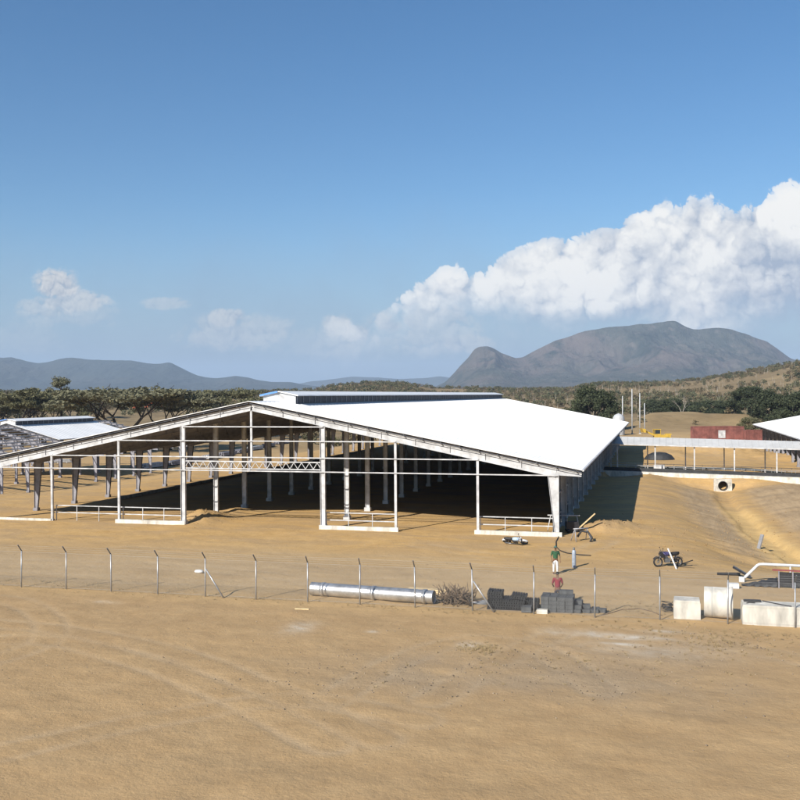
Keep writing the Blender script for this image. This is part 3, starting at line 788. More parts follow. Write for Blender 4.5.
def slat_panel(w, dp, h=.13):
    mb = MB(); n = max(4, int(w / .13))
    for i in range(n): mb.box(-w / 2 + w * (i + .5) / n, 0, h * .68, w / n * .72, dp, h * .64)
    for yy in (-dp / 2 + .06, 0, dp / 2 - .06): mb.box(0, yy, h * .18, w, .09, h * .34)
    return mb
ps = slat_panel(1.95, 1.15).mesh('slat_panel', M['slat_dark']); pt = slat_panel(.8, .75, .12).mesh('slat_panel', M['slat_dark'])
def panels(me, x, y, n, h, jit, label, group, z0=0, tilt=0, rz=0):
    for i in range(n):
        o = place('slat_panel', me, None, (x + random.uniform(-jit, jit), y + random.uniform(-jit, jit), gh(x, y) + z0 + i * h), rz + random.uniform(-.04, .04))
        o.rotation_euler[1] = tilt
        tag(o, label, 'floor panel', group)
bx, by = -7.62, 50.2
panels(ps, bx, by, 4, .133, .05, 'long dark slatted panel in the low stack left of the grey block stack', 'slatted panels in the low stack')
panels(pt, bx - .66, by, 3, .123, .05, 'short dark slatted panel on the left end of the low slat stack', 'short slatted panels on the left end', .535, .05)
panels(pt, bx + .62, by - .05, 2, .123, .05, 'short dark slatted panel on the right end of the low slat stack', 'short slatted panels on the right end', .535, .08)
panels(pt, bx + 1.25, by + .1, 4, .123, .04, 'short dark slatted panel in the pile touching the right side of the low slat stack', 'short slatted panels beside the stack')
o = MB().box(0, 0, .14, .5, .5, .28).build('wooden_crate', M['block_grey'], None, (bx + 1.1, by - .72, gh(bx, by) + .0)); tag(o, 'small grey crate in front of the right end of the low slat stack', 'crate')

def block_mesh():
    mb = MB(); w, dp, h = .395, .36, .195
    mb.box(0, 0, h * .5, w, dp, h); mb.box(0, -dp / 2 - .006, h * .5, w * .86, .012, h * .78)
    return mb.mesh('concrete_block', M['block_grey'])
bm_ = block_mesh()
sx, sy = -4.98, 49.72
for lay in range(4):
    for i in range(4):
        for j in range(3):
            o = place('concrete_block', bm_, None, (sx - .62 + i * .412 + random.uniform(-.008, .008), sy + j * .378 + random.uniform(-.012, .012), gh(sx, sy) + lay * .2 + .005), random.uniform(-.015, .015))
            tag(o, 'dark grey concrete block in the square stack in front of the worker in red', 'block', 'blocks in the square stack')
for i, (dx, dy, dz) in enumerate([(.95, .1, 0), (.98, .5, 0), (1.0, .9, 0), (1.4, .3, 0), (1.42, .7, 0), (.96, .2, .2), (1.0, .62, .2), (1.38, .5, .2), (1.0, .5, .4), (1.8, .4, 0), (1.85, .8, 0), (2.2, .6, 0)]):
    o = place('concrete_block', bm_, None, (sx + dx + .05, sy + dy, gh(sx + dx, sy + dy) + dz), random.uniform(-.3, .3))
    tag(o, 'dark grey concrete block in the loose pile at the right side of the square stack', 'block', 'loose blocks beside the square stack')
for i, (dx, dy) in enumerate([(.15, .75), (.45, .78)]):
    o = place('concrete_block', bm_, None, (sx + dx + .1, sy + dy - .0, gh(sx, sy) + .805), random.uniform(-.2, .2)); tag(o, 'dark grey concrete block lying loose on top of the square stack', 'block', 'blocks on top of the square stack')
o = MB().box(0, 0, .1, .55, .35, .2).build('concrete_slab', M['concrete_pale'], None, (sx - .72, sy - .42, gh(sx, sy))); tag(o, 'pale concrete lump at the front left foot of the square grey block stack', 'slab')

# precast concrete on the right
def box_culvert(name, label, x0, x1, y0, dp, h, lid=True):
    t = thing(name, label, 'concrete box', ((x0 + x1) / 2, y0 + dp / 2, gh((x0 + x1) / 2, y0)))
    w = x1 - x0
    MB().box(0, -dp / 2 + .08, h / 2, w, .16, h).build('side_wall', M['concrete_pale'], t)
    MB().box(0, dp / 2 - .08, h / 2, w, .16, h).build('side_wall', M['concrete_pale'], t)
    MB().box(0, 0, h + .052, w - .06, dp + .04, .10).build('top_slab', M['concrete_pale'], t)
    MB().box(0, 0, .06, w - .01, dp - .33, .12).build('floor_slab', M['concrete_grey'], t)
    MB().box(-w / 2 + .05, 0, h / 2 + .06, .09, dp - .34, h - .13).build('end_panel', M['concrete_pale'], t)
    return t
box_culvert('concrete_box', 'short pale concrete box left of the upright ring', .78, 2.05, 49.45, 1.0, .82)
tr_ = thing('concrete_ring', 'large pale concrete pipe ring lying on its side between two concrete boxes', 'concrete pipe', (2.92, 50.25, gh(2.9, 50.2)), R(-4))
prof = [(.60, -.66), (.74, -.66), (.75, -.6), (.75, .56), (.79, .60), (.79, .70), (.60, .70), (.60, -.66)]
MB().lathe(prof, 40, 'x', (0, 0, .76), True).build('barrel', M['concrete_pale'], tr_)
MB().lathe([(.751, -.30), (.757, -.29), (.757, -.27), (.751, -.26)], 40, 'x', (0, 0, .76)).build('joint_line', M['concrete_grey'], tr_)
t_ = box_culvert('concrete_box', 'long pale concrete box with a black cable on top, right of the ring', 3.98, 9.2, 49.15, 1.15, .86)
zt = gh(5, 49.7) + .86 + .11
cb = MB().tube([(4.2, 49.5, zt + .02), (4.35, 49.65, zt + .03), (4.6, 49.62, zt + .02)], .03, 6).build('cable', M['black']); tag(cb, 'short black cable end on the left end of the long concrete box', 'cable')
cb = MB().tube([(5.0, 50.2, zt + .02), (5.3, 49.9, zt + .02), (5.7, 49.55, zt + .02), (6.0, 49.3, zt + .02), (6.2, 49.2, zt + .02)], .03, 6).build('cable', M['black']); tag(cb, 'long black cable running slantwise over the top of the long concrete box', 'cable')
o = MB().box(0, 0, .05, .8, .25, .1).build('steel_bar', M['black'], None, (4.5, 50.0, zt - .01), .05); tag(o, 'dark flat bar lying on the back left corner of the long concrete box', 'bar')
# small dark tangle left of the short box
mb = MB(); c = gp(667, 612); cz = gh(c.x, c.y)
for i in range(9):
    a = random.uniform(0, 6.28); pts = []
    for k in range(8): pts.append((.28 * math.cos(a + k * .8) + random.gauss(0, .03), .22 * math.sin(a + k * .8), .05 + .06 * i * .6 + .03 * k + random.gauss(0, .03)))
    mb.tube(pts, .018, 5)
tag(mb.build('wire_coil', M['black'], None, (c.x, c.y, cz)), 'tangled black wire coil left of the short concrete box', 'wire')
# hose on the soil right of the stacks
pts = [gpt(x, y) + Vector((0, 0, .02)) for x, y in ((600, 616), (612, 613), (622, 610), (640, 609), (652, 612), (662, 616))]
tag(MB().tube(pts, .025, 6).build('hose', M['stick']), 'thin brown hose lying on the soil left of the short concrete box', 'hose')

# ------------------------------------------------------------------ right: culvert inlet with bent white rail
def inlet():
    p0 = gpt(744, 579.5); p1 = gpt(737, 586)
    y = 60.3; x0 = 4.95
    t = thing('bent_rail', 'white pipe rail with a bent sloping end at the right edge of the site', 'rail', (x0, y, gh(x0, y)))
    z = .0
    MB().tube([(0, 0, .12), (.06, 0, .25), (.78, .05, 1.0), (.9, .05, 1.06), (1.1, .05, 1.08), (6.5, .05, 1.02)], .085, 10).build('pipe', M['pipe_white'], t)
    for q in (2.6, 4.4, 6.2): MB().tube([(q, .05, -.4), (q, .05, 1.0)], .045, 8).build('post', M['pipe_white'], t)
    MB().box(-.12, -.1, .16, .3, .2, .3).build('foot', M['pipe_white'], t)
    s = thing('gate_frame', 'gate of dark panels under a rusty red top bar beside the white bent rail', 'gate', (6.75, 58.9, gh(6.75, 58.9)))
    MB().beam((-.35, 0, 1.02), (4, 0, .98), .09, .09).build('top_bar', M['rust'], s)
    for q in (0, .75, 1.5, 2.25, 3.0): MB().box(q, -.02, .48, .06, .07, .98).build('post', M['bluegrey_steel'], s)
    for q in (0.375, 1.125, 1.875, 2.625): MB().box(q, .02, .5, .67, .03, .82).build('panel', M['matt_dark'], s)
    # dark crumpled sheet laid over the slope between rail and gate
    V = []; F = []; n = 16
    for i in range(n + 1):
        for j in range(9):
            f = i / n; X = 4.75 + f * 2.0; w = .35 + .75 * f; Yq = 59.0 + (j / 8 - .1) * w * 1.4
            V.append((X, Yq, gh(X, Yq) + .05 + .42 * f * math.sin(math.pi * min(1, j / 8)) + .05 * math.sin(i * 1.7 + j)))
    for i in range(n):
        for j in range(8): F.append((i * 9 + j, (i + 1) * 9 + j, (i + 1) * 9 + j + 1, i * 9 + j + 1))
    o = place('dark_sheet', mesh_np('dark_sheet', V, F, M['matt_dark'], True)); md = o.modifiers.new('thick', 'SOLIDIFY'); md.thickness = .02
    tag(o, 'dark crumpled sheet on the ground below the white bent rail', 'dark_sheet')
    c = gpt(733, 588); o = MB().box(0, 0, .14, .62, .35, .28).build('white_box', M['pipe_white'], None, c, .1); tag(o, 'small white box on the soil in front of the sloping end of the white rail', 'box')
    c = gpt(730, 575.5); o = MB().beam((-.75, 0, .08), (.6, .1, .1), .16, .14).build('steel_bar', M['black'], None, c); tag(o, 'black bar lying on bare soil left of the white bent rail', 'bar')
    c = gpt(741, 578); o = MB().beam((-.45, .1, .65), (.55, 0, .08), .35, .12).build('steel_plate', M['black_paint'], None, c); tag(o, 'black plate leaning against the sloping end of the white rail', 'plate')
    c = gpt(760, 549); o = MB().beam((-.12, 0, 0), (.22, .3, 1.15), .3, .12).build('leaning_slab', M['grey_steel'], None, c); tag(o, 'narrow grey slab sticking out of the orange channel bed', 'slab')
inlet()

# ------------------------------------------------------------------ motorbikes
def motorbike(label, loc, rz, tank, fair):
    t = thing('motorbike', label, 'motorbike', loc, rz)
    def wheel(x):
        w = MB(); pr = []
        for i in range(13):
            a = 2 * math.pi * i / 12; pr.append((.27 + .055 * math.cos(a), .055 * math.sin(a)))
        w.lathe(pr, 26, 'y', (x, 0, .325)); o = w.build('wheel', M['black'], t)
        r_ = MB(); r_.lathe([(.215, -.03), (.225, -.03), (.225, .03), (.215, .03), (.215, -.03)], 26, 'y', (x, 0, .325)); r_.lathe([(.001, -.06), (.05, -.06), (.05, .06), (.001, .06)], 12, 'y', (x, 0, .325))
        for i in range(10):
            a = 2 * math.pi * i / 10; r_.beam((x + .04 * math.cos(a), 0, .325 + .04 * math.sin(a)), (x + .22 * math.cos(a), 0, .325 + .22 * math.sin(a)), .012, .012)
        r_.build('rim', M['chrome'], o)
    wheel(-.66); wheel(.66)
    f = MB(); f.tube([(.42, 0, .86), (.1, 0, .72), (-.25, 0, .70), (-.72, 0, .78)], .028, 8); f.tube([(.40, 0, .80), (.22, 0, .33), (-.18, 0, .3), (-.28, 0, .68)], .025, 8)
    for s in (-.08, .08): f.tube([(-.2, s, .34), (-.66, s, .325)], .024, 6); f.tube([(-.66, s * 1.2, .33), (-.5, s * 1.2, .72)], .022, 6)
    f.build('frame', M['black_paint'], t)
    e = MB(); e.box(.05, 0, .42, .34, .24, .26); e.box(.12, 0, .6, .16, .2, .14); 
    for k in range(4): e.box(.12, 0, .55 + .035 * k, .2, .25, .012)
    e.build('engine', M['galv_dark'], t)
    k = MB(); pr = [(.001, -.27), (.09, -.25), (.14, -.12), (.15, .05), (.12, .2), (.06, .27), (.001, .28)]
    k.lathe(pr, 16, 'x', (.16, 0, .84)); k.build('fuel_tank', tank, t)
    s = MB(); s.tube([(-.1, 0, .83), (-.25, 0, .81), (-.5, 0, .84), (-.74, 0, .9)], [.09, .13, .13, .07], 10); s.build('seat', M['black'], t)
    g = MB()
    for q in (-.09, .09): g.tube([(.66, q, .325), (.44, q, .92)], .024, 8)
    g.build('fork', M['chrome'], t)
    h = MB(); h.tube([(.34, -.36, 1.02), (.42, -.2, 1.05), (.44, 0, .98), (.42, .2, 1.05), (.34, .36, 1.02)], .018, 8)
    for q in (-1, 1): h.tube([(.42, q * .22, 1.05), (.44, q * .28, 1.2)], .008, 5); h.box(.44, q * .3, 1.22, .02, .12, .07)
    h.build('handlebar', M['black_paint'], t)
    fd = MB()
    for cx, a0, a1 in ((.66, .5, 2.4), (-.66, .7, 2.6)):
        for i in range(8):
            u, v = a0 + (a1 - a0) * i / 8, a0 + (a1 - a0) * (i + 1) / 8
            fd.quad([(cx + .36 * math.cos(u), -.07, .325 + .36 * math.sin(u)), (cx + .36 * math.cos(v), -.07, .325 + .36 * math.sin(v)), (cx + .36 * math.cos(v), .07, .325 + .36 * math.sin(v)), (cx + .36 * math.cos(u), .07, .325 + .36 * math.sin(u))])
    fo = fd.build('mudguard', fair, t); md = fo.modifiers.new('thick', 'SOLIDIFY'); md.thickness = .012
    hl = MB(); hl.lathe([(.001, -.1), (.06, -.08), (.095, .0), (.09, .02), (.001, .03)], 16, 'x', (.54, 0, .92)); hl.build('headlight', fair, t)
    fa = MB(); fa.prism([(.30, .60), (.52, .62), (.58, .85), (.40, .95), (.28, .80)], -.16, .16); fa.build('fairing', fair, t)
    x = MB(); x.tube([(.1, -.14, .32), (-.3, -.16, .3), (-.75, -.17, .42)], [.03, .04, .05], 8); x.build('exhaust', M['chrome'], t)
    return t
c = gpt(515.5, 545)
mb_ = motorbike('fallen motorbike with pale blue tank and white front, lying before the barn curb', c + Vector((0, .5, .06)), R(-8), M['bike_blue'], M['bike_white']); mb_.rotation_euler = (R(60), 0, R(-8))
c = gpt(668, 567)
motorbike('dark violet motorbike parked on bare soil beyond the short concrete box', c + Vector((.0, .1, 0)), R(200), M['bike_violet'], M['black_paint'])
o = MB().beam((-.1, 0, 1.25), (.42, -.35, .0), .07, .07).build('white_pole', M['pipe_white'], None, c + Vector((.1, -.28, 0))); tag(o, 'white pole leaning on the violet motorbike', 'pole')
for i, (dx, dy, L, a, el) in enumerate(((.55, .3, 1.1, .4, .3), (.7, .1, .9, -.5, .2), (.6, .45, .8, 1.4, .5))):
    d = Vector((math.cos(a), math.sin(a), el)); p = c + Vector((dx, dy, .05))
    o = MB().beam(p - c, p - c + d * L, .07, .05).build('scrap_bar', M['black'], None, c); tag(o, 'black scrap bar in the tangle at the right of the violet motorbike', 'bar', 'scrap bars by the violet motorbike')

# ------------------------------------------------------------------ gear at the barn's corner
c = gpt(561, 536) ; cx, cy = -7.2, 75.4
def stand(name, label, loc, rz, w, h, mt):
    t = thing(name, label, 'trestle', loc, rz)
    MB().tube([(-w / 2, 0, h), (w / 2, 0, h)], .05, 8).build('top_bar', mt, t)
    for s in (-1, 1):
        MB().tube([(s * w * .4, 0, h), (s * w * .5, -.4, 0)], .035, 8).build('leg', mt, t)
        MB().tube([(s * w * .4, 0, h), (s * w * .5, .4, 0)], .035, 8).build('leg', mt, t)
    return t
p = gpt(568, 530)
stand('trestle', 'white steel trestle standing against the near corner column', (p.x - .3, p.y - .5, gh(p.x, p.y)), .1, 2.6, 1.25, M['white_steel'])
stand('trestle', 'grey bent trestle on the soil right of the corner column', (*gpt(581, 541)[:2], gh(*gpt(581, 541)[:2])), .6, 1.3, .95, M['grey_steel'])
w = thing('welding_set', 'dark welding machine on small wheels behind the white trestle at the corner column', 'machine', (*gpt(572, 532)[:2], gh(*gpt(572, 532)[:2])), .3)
MB().box(0, 0, .55, 1.0, .6, .6).build('casing', M['black_paint'], w); MB().tube([(-.45, -.3, .85), (-.45, -.3, 1.15), (-.45, .3, 1.15), (-.45, .3, .85)], .025, 8).build('handle', M['chrome'], w)
for s in (-1, 1):
    for q in (-1, 1): MB().lathe([(.001, -.05), (.15, -.05), (.15, .05), (.001, .05)], 14, 'y', (s * .35, q * .34, .15)).build('wheel', M['black'], w)
o = MB().beam((0, 0, .1), (1.5, .3, 1.5), .16, .08).build('timber_plank', M['timber'], None, (*gpt(576, 532)[:2], gh(*gpt(576, 532)[:2]))); tag(o, 'brown plank leaning on the welding machine at the barn corner', 'plank')
mb = MB()
c2 = gpt(584, 541)
mb.tube([(-.5, 0, .3), (-.2, .1, .75), (.3, 0, .7), (.6, -.1, .3), (.5, -.3, .0)], .09, 8)
tag(mb.build('rubber_pipe', M['matt_dark'], None, c2), 'dark bent rubber pipe arching on the soil right of the grey trestle', 'pipe')
pts = [gpt(x, y) + Vector((0, 0, .035)) for x, y in ((558.5, 537), (556, 542), (556, 547), (560, 551), (567, 553.5), (578, 555), (591, 556))]
tag(MB().tube(pts, .035, 6).build('hose', M['black']), 'black hose curving over the soil from the barn corner past the gas cylinder', 'hose')
p = gpt(574, 567.5)
g = thing('gas_cylinder', 'pale blue grey upright gas cylinder standing alone right of the worker in green', 'gas cylinder', p)
MB().lathe([(.001, 0), (.125, 0), (.13, .03), (.13, 1.0), (.11, 1.09), (.05, 1.15), (.045, 1.18)], 18).build('tank', M['cylinder_blue'], g)
MB().lathe([(.06, 1.13), (.065, 1.14), (.065, 1.27), (.03, 1.3), (.001, 1.3)], 14).build('valve_cap', M['galv_dark'], g)

# ------------------------------------------------------------------ people
def skinned(name, pts, edges, rad, mt, parent, sub=2, smooth=True):
    me = bpy.data.meshes.new(name + '_rig'); me.from_pydata(pts, edges, []); o = bpy.data.objects.new(name, me); COL.objects.link(o)
    sk = o.modifiers.new('skin', 'SKIN'); sk.use_smooth_shade = True
    sb = o.modifiers.new('sub', 'SUBSURF'); sb.levels = sub; sb.render_levels = sub
    if not me.skin_vertices: me.attributes.new('skin', 'FLOAT', 'POINT')
    lay = me.skin_vertices[0].data
    for i, r in enumerate(rad): lay[i].radius = (r, r) if not isinstance(r, tuple) else r; lay[i].use_root = (i == 0)
    dg = bpy.context.evaluated_depsgraph_get(); dg.update()
    nm = bpy.data.meshes.new_from_object(o.evaluated_get(dg)); bpy.data.objects.remove(o); bpy.data.meshes.remove(me)
    nm.materials.clear(); nm.materials.append(mt)
    nm.polygons.foreach_set('use_smooth', [True] * len(nm.polygons))
    return place(name, nm, parent)

def person(label, loc, rz, shirt, trousers, arm_l, arm_r, lean=0., step=.0, hat=None):
    """arm_l / arm_r: elbow and wrist positions; x to the figure's left is +x, it faces -y"""
    t = thing('person', label, 'person', loc, rz)
    L = lambda z, y=0.: y - lean * max(0, z - .9) ** 1.2
    P = [(0, 0, .93), (0, L(1.08) + .0, 1.08), (0, L(1.24), 1.24), (0, L(1.38), 1.38), (0, L(1.46), 1.46), (0, L(1.53) - .01, 1.53)]
    rad = [(.15, .11), (.135, .10), (.155, .105), (.13, .09), (.06, .06), (.05, .055)]
    E = [(0, 1), (1, 2), (2, 3), (3, 4), (4, 5)]
    def add(p, r, frm): P.append(p); rad.append(r); E.append((frm, len(P) - 1)); return len(P) - 1
    h = add((0, L(1.6) - .02, 1.60), (.075, .09), 5); h = add((0, L(1.66) - .015, 1.67), (.078, .095), h); add((0, L(1.73), 1.735), (.05, .06), h)
    wr = []
    for sgn, (el, wrp) in ((1, arm_l), (-1, arm_r)):
        s = add((sgn * .185, L(1.40), 1.40), .062, 3); e = add(el, .042, s); w_ = add(wrp, .028, e)
        d = (Vector(wrp) - Vector(el)).normalized(); hnd = add(tuple(Vector(wrp) + d * .06), (.035, .018), w_); hn2 = add(tuple(Vector(wrp) + d * .10), (.036, .016), hnd)
        wr.append((Vector(wrp), d, sgn))
    for sgn in (1, -1):
        hp = add((sgn * .09, 0, .86), .095, 0); k = add((sgn * .105, -step * sgn * .5 - .02, .48), .06, hp); an = add((sgn * .11, -step * sgn, .09), .04, k); add((sgn * .115, -step * sgn - .13, .035), .035, an)
    body = skinned('body', P, E, rad, M['skin'], t)
    # fingers and thumb joined to the body's mesh
    fb = MB()
    for wp, d, sgn in wr:
        side = d.cross(Vector((0, 1, 0))).normalized() * 1.0
        nrm = d.cross(side).normalized()
        for k, (o_, l_) in enumerate(((-.026, .068), (-.009, .078), (.009, .072), (.026, .055))):
            b0 = wp + d * .10 + side * o_
            fb.tube([b0, b0 + d * l_ * .5 + nrm * .008, b0 + d * l_ * .9 + nrm * .028], [.009, .0085, .006], 6)
        b0 = wp + d * .045 + side * .03
        fb.tube([b0, b0 + side * .03 + d * .03, b0 + side * .035 + d * .06], [.011, .010, .007], 6)
    # nose, ears, eyes, mouth
    hz = 1.655; hy = L(hz) - .02
    fb.tube([(0, hy - .085, hz + .02), (0, hy - .115, hz - .022), (0, hy - .09, hz - .03)], [.01, .016, .01], 6)
    for s in (-1, 1): fb.lathe([(.001, -.012), (.022, -.01), (.028, 0), (.02, .01), (.001, .012)], 8, 'x', (s * .085, hy + .005, hz))
    fm = fb.mesh('x', M['skin'])
    import bmesh
    bm = bmesh.new(); bm.from_mesh(body.data); bm.from_mesh(fm); bm.to_mesh(body.data); bm.free(); bpy.data.meshes.remove(fm)
    body.data.polygons.foreach_set('use_smooth', [True] * len(body.data.polygons))
    ey = MB()
    for s in (-1, 1): ey.lathe([(.001, -.01), (.011, 0), (.001, .01)], 8, 'y', (s * .032, hy - .085, hz + .015))
    ey.box(0, hy - .09, hz - .06, .045, .012, .01)
    ey.build('face_features', M['hair'], t)
    # clothes
    P2 = [(0, 0, .90)] + [tuple(P[i]) for i in (1, 2, 3)] + [(0, L(1.44), 1.44)]; r2 = [(.17, .13), (.155, .12), (.172, .122), (.148, .108), (.075, .07)]; E2 = [(0, 1), (1, 2), (2, 3), (3, 4)]
    for sgn, (el, wrp) in ((1, arm_l), (-1, arm_r)):
        i0 = len(P2); P2.append((sgn * .19, L(1.40), 1.40)); r2.append(.078); E2.append((3, i0))
        e = Vector(el); q = Vector(P2[i0]); P2.append(tuple(q + (e - q) * .92)); r2.append(.058); E2.append((i0, i0 + 1))
    skinned('shirt', P2, E2, r2, shirt, t)
    P3 = [(0, 0, .95), (0, 0, .90)]; r3 = [(.16, .12), (.165, .125)]; E3 = [(0, 1)]
    for sgn in (1, -1):
        i0 = len(P3); P3.append((sgn * .09, 0, .82)); r3.append(.108); E3.append((1, i0)); P3.append((sgn * .105, -step * sgn * .5 - .02, .48)); r3.append(.076); E3.append((i0, i0 + 1)); P3.append((sgn * .11, -step * sgn, .10)); r3.append(.06); E3.append((i0 + 1, i0 + 2))
    skinned('trousers', P3, E3, r3, trousers, t)
    sh = MB()
    for sgn in (1, -1): sh.tube([(sgn * .11, -step * sgn + .06, .045), (sgn * .112, -step * sgn - .05, .05), (sgn * .116, -step * sgn - .16, .035)], [.04, .05, .035], 8)
    sh.build('shoes', M['shoe'], t)
    hr = MB(); pr = []
    for i in range(7):
        a = i / 6 * 1.75; pr.append((max(.001, .098 * math.sin(a)), .105 * math.cos(a)))
    hr.lathe(pr, 16, 'z', (0, L(1.68) + .012, 1.668)); hr.build('hat' if hat else 'hair', hat or M['hair'], t)
    if hat: MB().lathe([(.09, 0), (.135, -.005), (.135, .005), (.09, .01)], 16, 'z', (0, L(1.68) - .02, 1.69)).build('hat_brim', hat, t)
    return t
p = gpt(555.5, 574)
person('person in a dark green top and pale trousers standing on open soil', p, R(14), M['shirt_green'], M['trouser_pale'],
       ((.27, -.02, 1.12), (.27, -.12, .88)), ((-.27, -.02, 1.12), (-.26, -.14, .89)), .05, .05, M['cap'])
p = Vector((-5.12, 51.35, gh(-5.12, 51.35)))
person('person in a red shirt and dark trousers standing behind the square stack of grey blocks', p, R(190), M['shirt_red'], M['trouser_dark'],
       ((.27, -.05, 1.12), (.20, -.25, .98)), ((-.27, -.05, 1.12), (-.22, -.25, .97)), .16, .06)

# ------------------------------------------------------------------ far site: containers, loader, posts
def container(label, loc, rz, L, mt, door=True, H=2.7):
    t = thing('shipping_container', label, 'container', loc, rz)
    mb = MB(); n = int(L / .28)
    for s in (-1, 1):
        for i in range(n):
            x = -L / 2 + .1 + (L - .2) * (i + .5) / n
            mb.box(x, s * 1.19, H / 2, (L - .2) / n * .55, .06, H - .3)
        mb.box(0, s * 1.15, H / 2, L - .1, .04, H - .1)
    mb.box(0, 0, H - .06, L - .1, 2.3, .06); mb.box(0, 0, .1, L - .1, 2.3, .1)
    for s in (-1, 1): mb.box(s * (L / 2 - .07), 0, H / 2, .04, 2.3, H - .1)
    mb.build('body', mt, t)
    fr = MB()
    for sx_ in (-1, 1):
        for s in (-1, 1): fr.box(sx_ * L / 2, s * 1.2, H / 2, .14, .14, H)
    for s in (-1, 1): fr.box(0, s * 1.21, H, L, .12, .12); fr.box(0, s * 1.21, .06, L, .12, .14)
    fr.build('frame', mt, t)
    if door: MB().box(L * .06, -1.26, 1.35, 1.7, .08, 1.9).box(L * .06, -1.31, 1.35, .1, .04, 1.9).build('door', M['white_steel'], t)
    return t
yw = YAW
container('long red corrugated container with a white door panel, beyond the covered walkway', at(717, 236), yw, 12.2, M['red_box'], True, 3.2)
container('shorter red container right of the one with the white door', at(755, 231), yw + .05, 5.5, M['red_box'], False, 3.0)
def shed(label, loc, rz, L, D, H):
    t = thing('red_roofed_shed', label, 'shed', loc, rz)
    MB().box(0, 0, H * .28, L - .6, D - .6, H * .56).build('wall', M['orange_box'], t)
    for sgn in (-1, 1):
        mb = MB(); k = [(-L / 2, 0, H), (L / 2, 0, H), (L / 2, sgn * D / 2, H * .5), (-L / 2, sgn * D / 2, H * .5)]
        lo = [(p[0], p[1], p[2] - .08) for p in k]
        if sgn > 0: k, lo = k[::-1], lo[::-1]
        mb.quad(k[::-1]); mb.quad(lo)
        for i in range(4): mb.quad([k[i], k[(i + 1) % 4], lo[(i + 1) % 4], lo[i]])
        mb.build('roof', M['orange_box'], t)
    MB().box(L * .2, -D / 2 + .27, H * .22, 1.6, .08, H * .44).build('door', M['panel_dark'], t)
shed('bright orange red roofed shed left of the acacia trunk beyond the half roofed barn', at(141, 690), yw + .1, 11, 8, 5.4)
shed('bright orange red roofed shed between the two acacia trunks, the wider one', at(157, 700), yw - .05, 13.5, 8, 5.6)
p = at(658, 215)
l = thing('wheel_loader', 'yellow wheel loader partly hidden behind the walkway roof', 'loader', p, yw)
MB().box(1.2, 0, 1.5, 2.8, 1.7, 1.2).box(2.2, 0, 2.15, 1.2, 1.3, .3).build('body', M['yellow'], l)
cbn = MB().box(-.3, 0, 3.25, 1.5, 1.5, .14).box(-.3, 0, 1.8, 1.4, 1.4, .9)
for a in (-1, 1):
    for b_ in (-1, 1): cbn.box(-.3 + a * .65, b_ * .65, 2.7, .1, .1, 1.1)
cbn.build('cab', M['yellow'], l); MB().box(-.3, 0, 2.7, 1.2, 1.22, .9).build('window', M['glass'], l)
for s in (-1, 1): MB().beam((-.8, s * .5, 1.9), (-3.0, s * .5, 2.9), .2, .3).build('lift_arm', M['yellow'], l)
MB().prism([(-3.0, 2.6), (-3.1, 3.4), (-3.9, 3.5), (-3.5, 2.6)], -1.3, 1.3).build('bucket', M['yellow'], l)
for x in (-1.0, 1.9):
    for s in (-1, 1):
        wo = MB().lathe([(.3, -.25), (.68, -.25), (.75, -.15), (.75, .15), (.68, .25), (.3, .25)], 22, 'y', (x, s * .95, .75)).build('wheel', M['black'], l)
        MB().lathe([(.001, -.2), (.3, -.2), (.3, .2), (.001, .2)], 16, 'y', (x, s * .95, .75)).build('hub', M['yellow'], wo)
for x, yt, dpt, lab in ((622.5, 396, 262, 'pale grey pole nearest the far roof corner of the huge barn'), (632, 389, 268, 'tallest pale pole behind the far roof corner, second from the barn'), (639.8, 393, 268, 'pale pole third from the far roof corner of the huge barn'), (644.5, 403, 280, 'short thin pole furthest right of the four behind the huge barn')):
    p = at(x, dpt); h = CH + (hor(x) - yt) * dpt / 960 - p.z
    t = thing('utility_pole', lab, 'pole', p)
    MB().tube([(0, 0, -.3), (0, 0, h)], [.17, .12], 10).build('shaft', M['dish'], t); MB().box(0, 0, .1, .6, .6, .3).build('base', M['concrete_grey'], t)
p = at(618.5, 262)
t = thing('water_tank', 'pale round topped water tank at the foot of the poles behind the huge barn', 'tank', p)
MB().lathe([(1.6, 0), (1.62, .1), (1.62, 4.2), (1.5, 4.9), (1.1, 5.5), (.5, 5.8), (.001, 5.85)], 20).build('shell', M['dish'], t); MB().lathe([(.3, 5.75), (.32, 5.95), (.001, 6.0)], 12).build('lid', M['grey_steel'], t)
# sheet stacks near the left barn
for i, (x, y, lab) in enumerate(((58, 463, 'pale stack of roofing sheets beyond the open left side of the huge barn'), (36, 452, 'pale stack of roofing sheets nearer the half roofed barn'))):
    p = gpt(x, y); z = p.z
    mb = MB()
    for k in range(8): mb.box(.05 * k, 0, .2 + .09 * k, 6 - .2 * k, 1.4, .05)
    for q in (-2, 0, 2): mb.box(q, 0, .08, .2, 1.5, .16)
    o = mb.build('sheet_stack', M['white_steel'], None, (p.x, p.y, z), .5 - .3 * i); tag(o, lab, 'sheet stack')
for i in range(9):
    q = i / 8; p = gpt(152 + 130 * q ** .8, 468 - 24 * q); rzz = math.pi / 2 + random.uniform(-.12, .12)
    t = thing('steel_stack', 'low stack of steel members beyond the open left side of the huge barn', 'steel stack', p, rzz, 'steel stacks beyond the left side')
    mb = MB()
    for k in range(3):
        for j in range(5): mb.box(random.uniform(-.4, .4), -.8 + j * .4, .35 + k * .3, 7.5, .22, .24)
    mb.build('members', M['bluegrey_steel'] if i % 3 else M['white_steel'], t)
    for k in (-2.6, 0, 2.6): MB().box(k, 0, .1, .22, 2.3, .22).build('bearer', M['stick'], t)
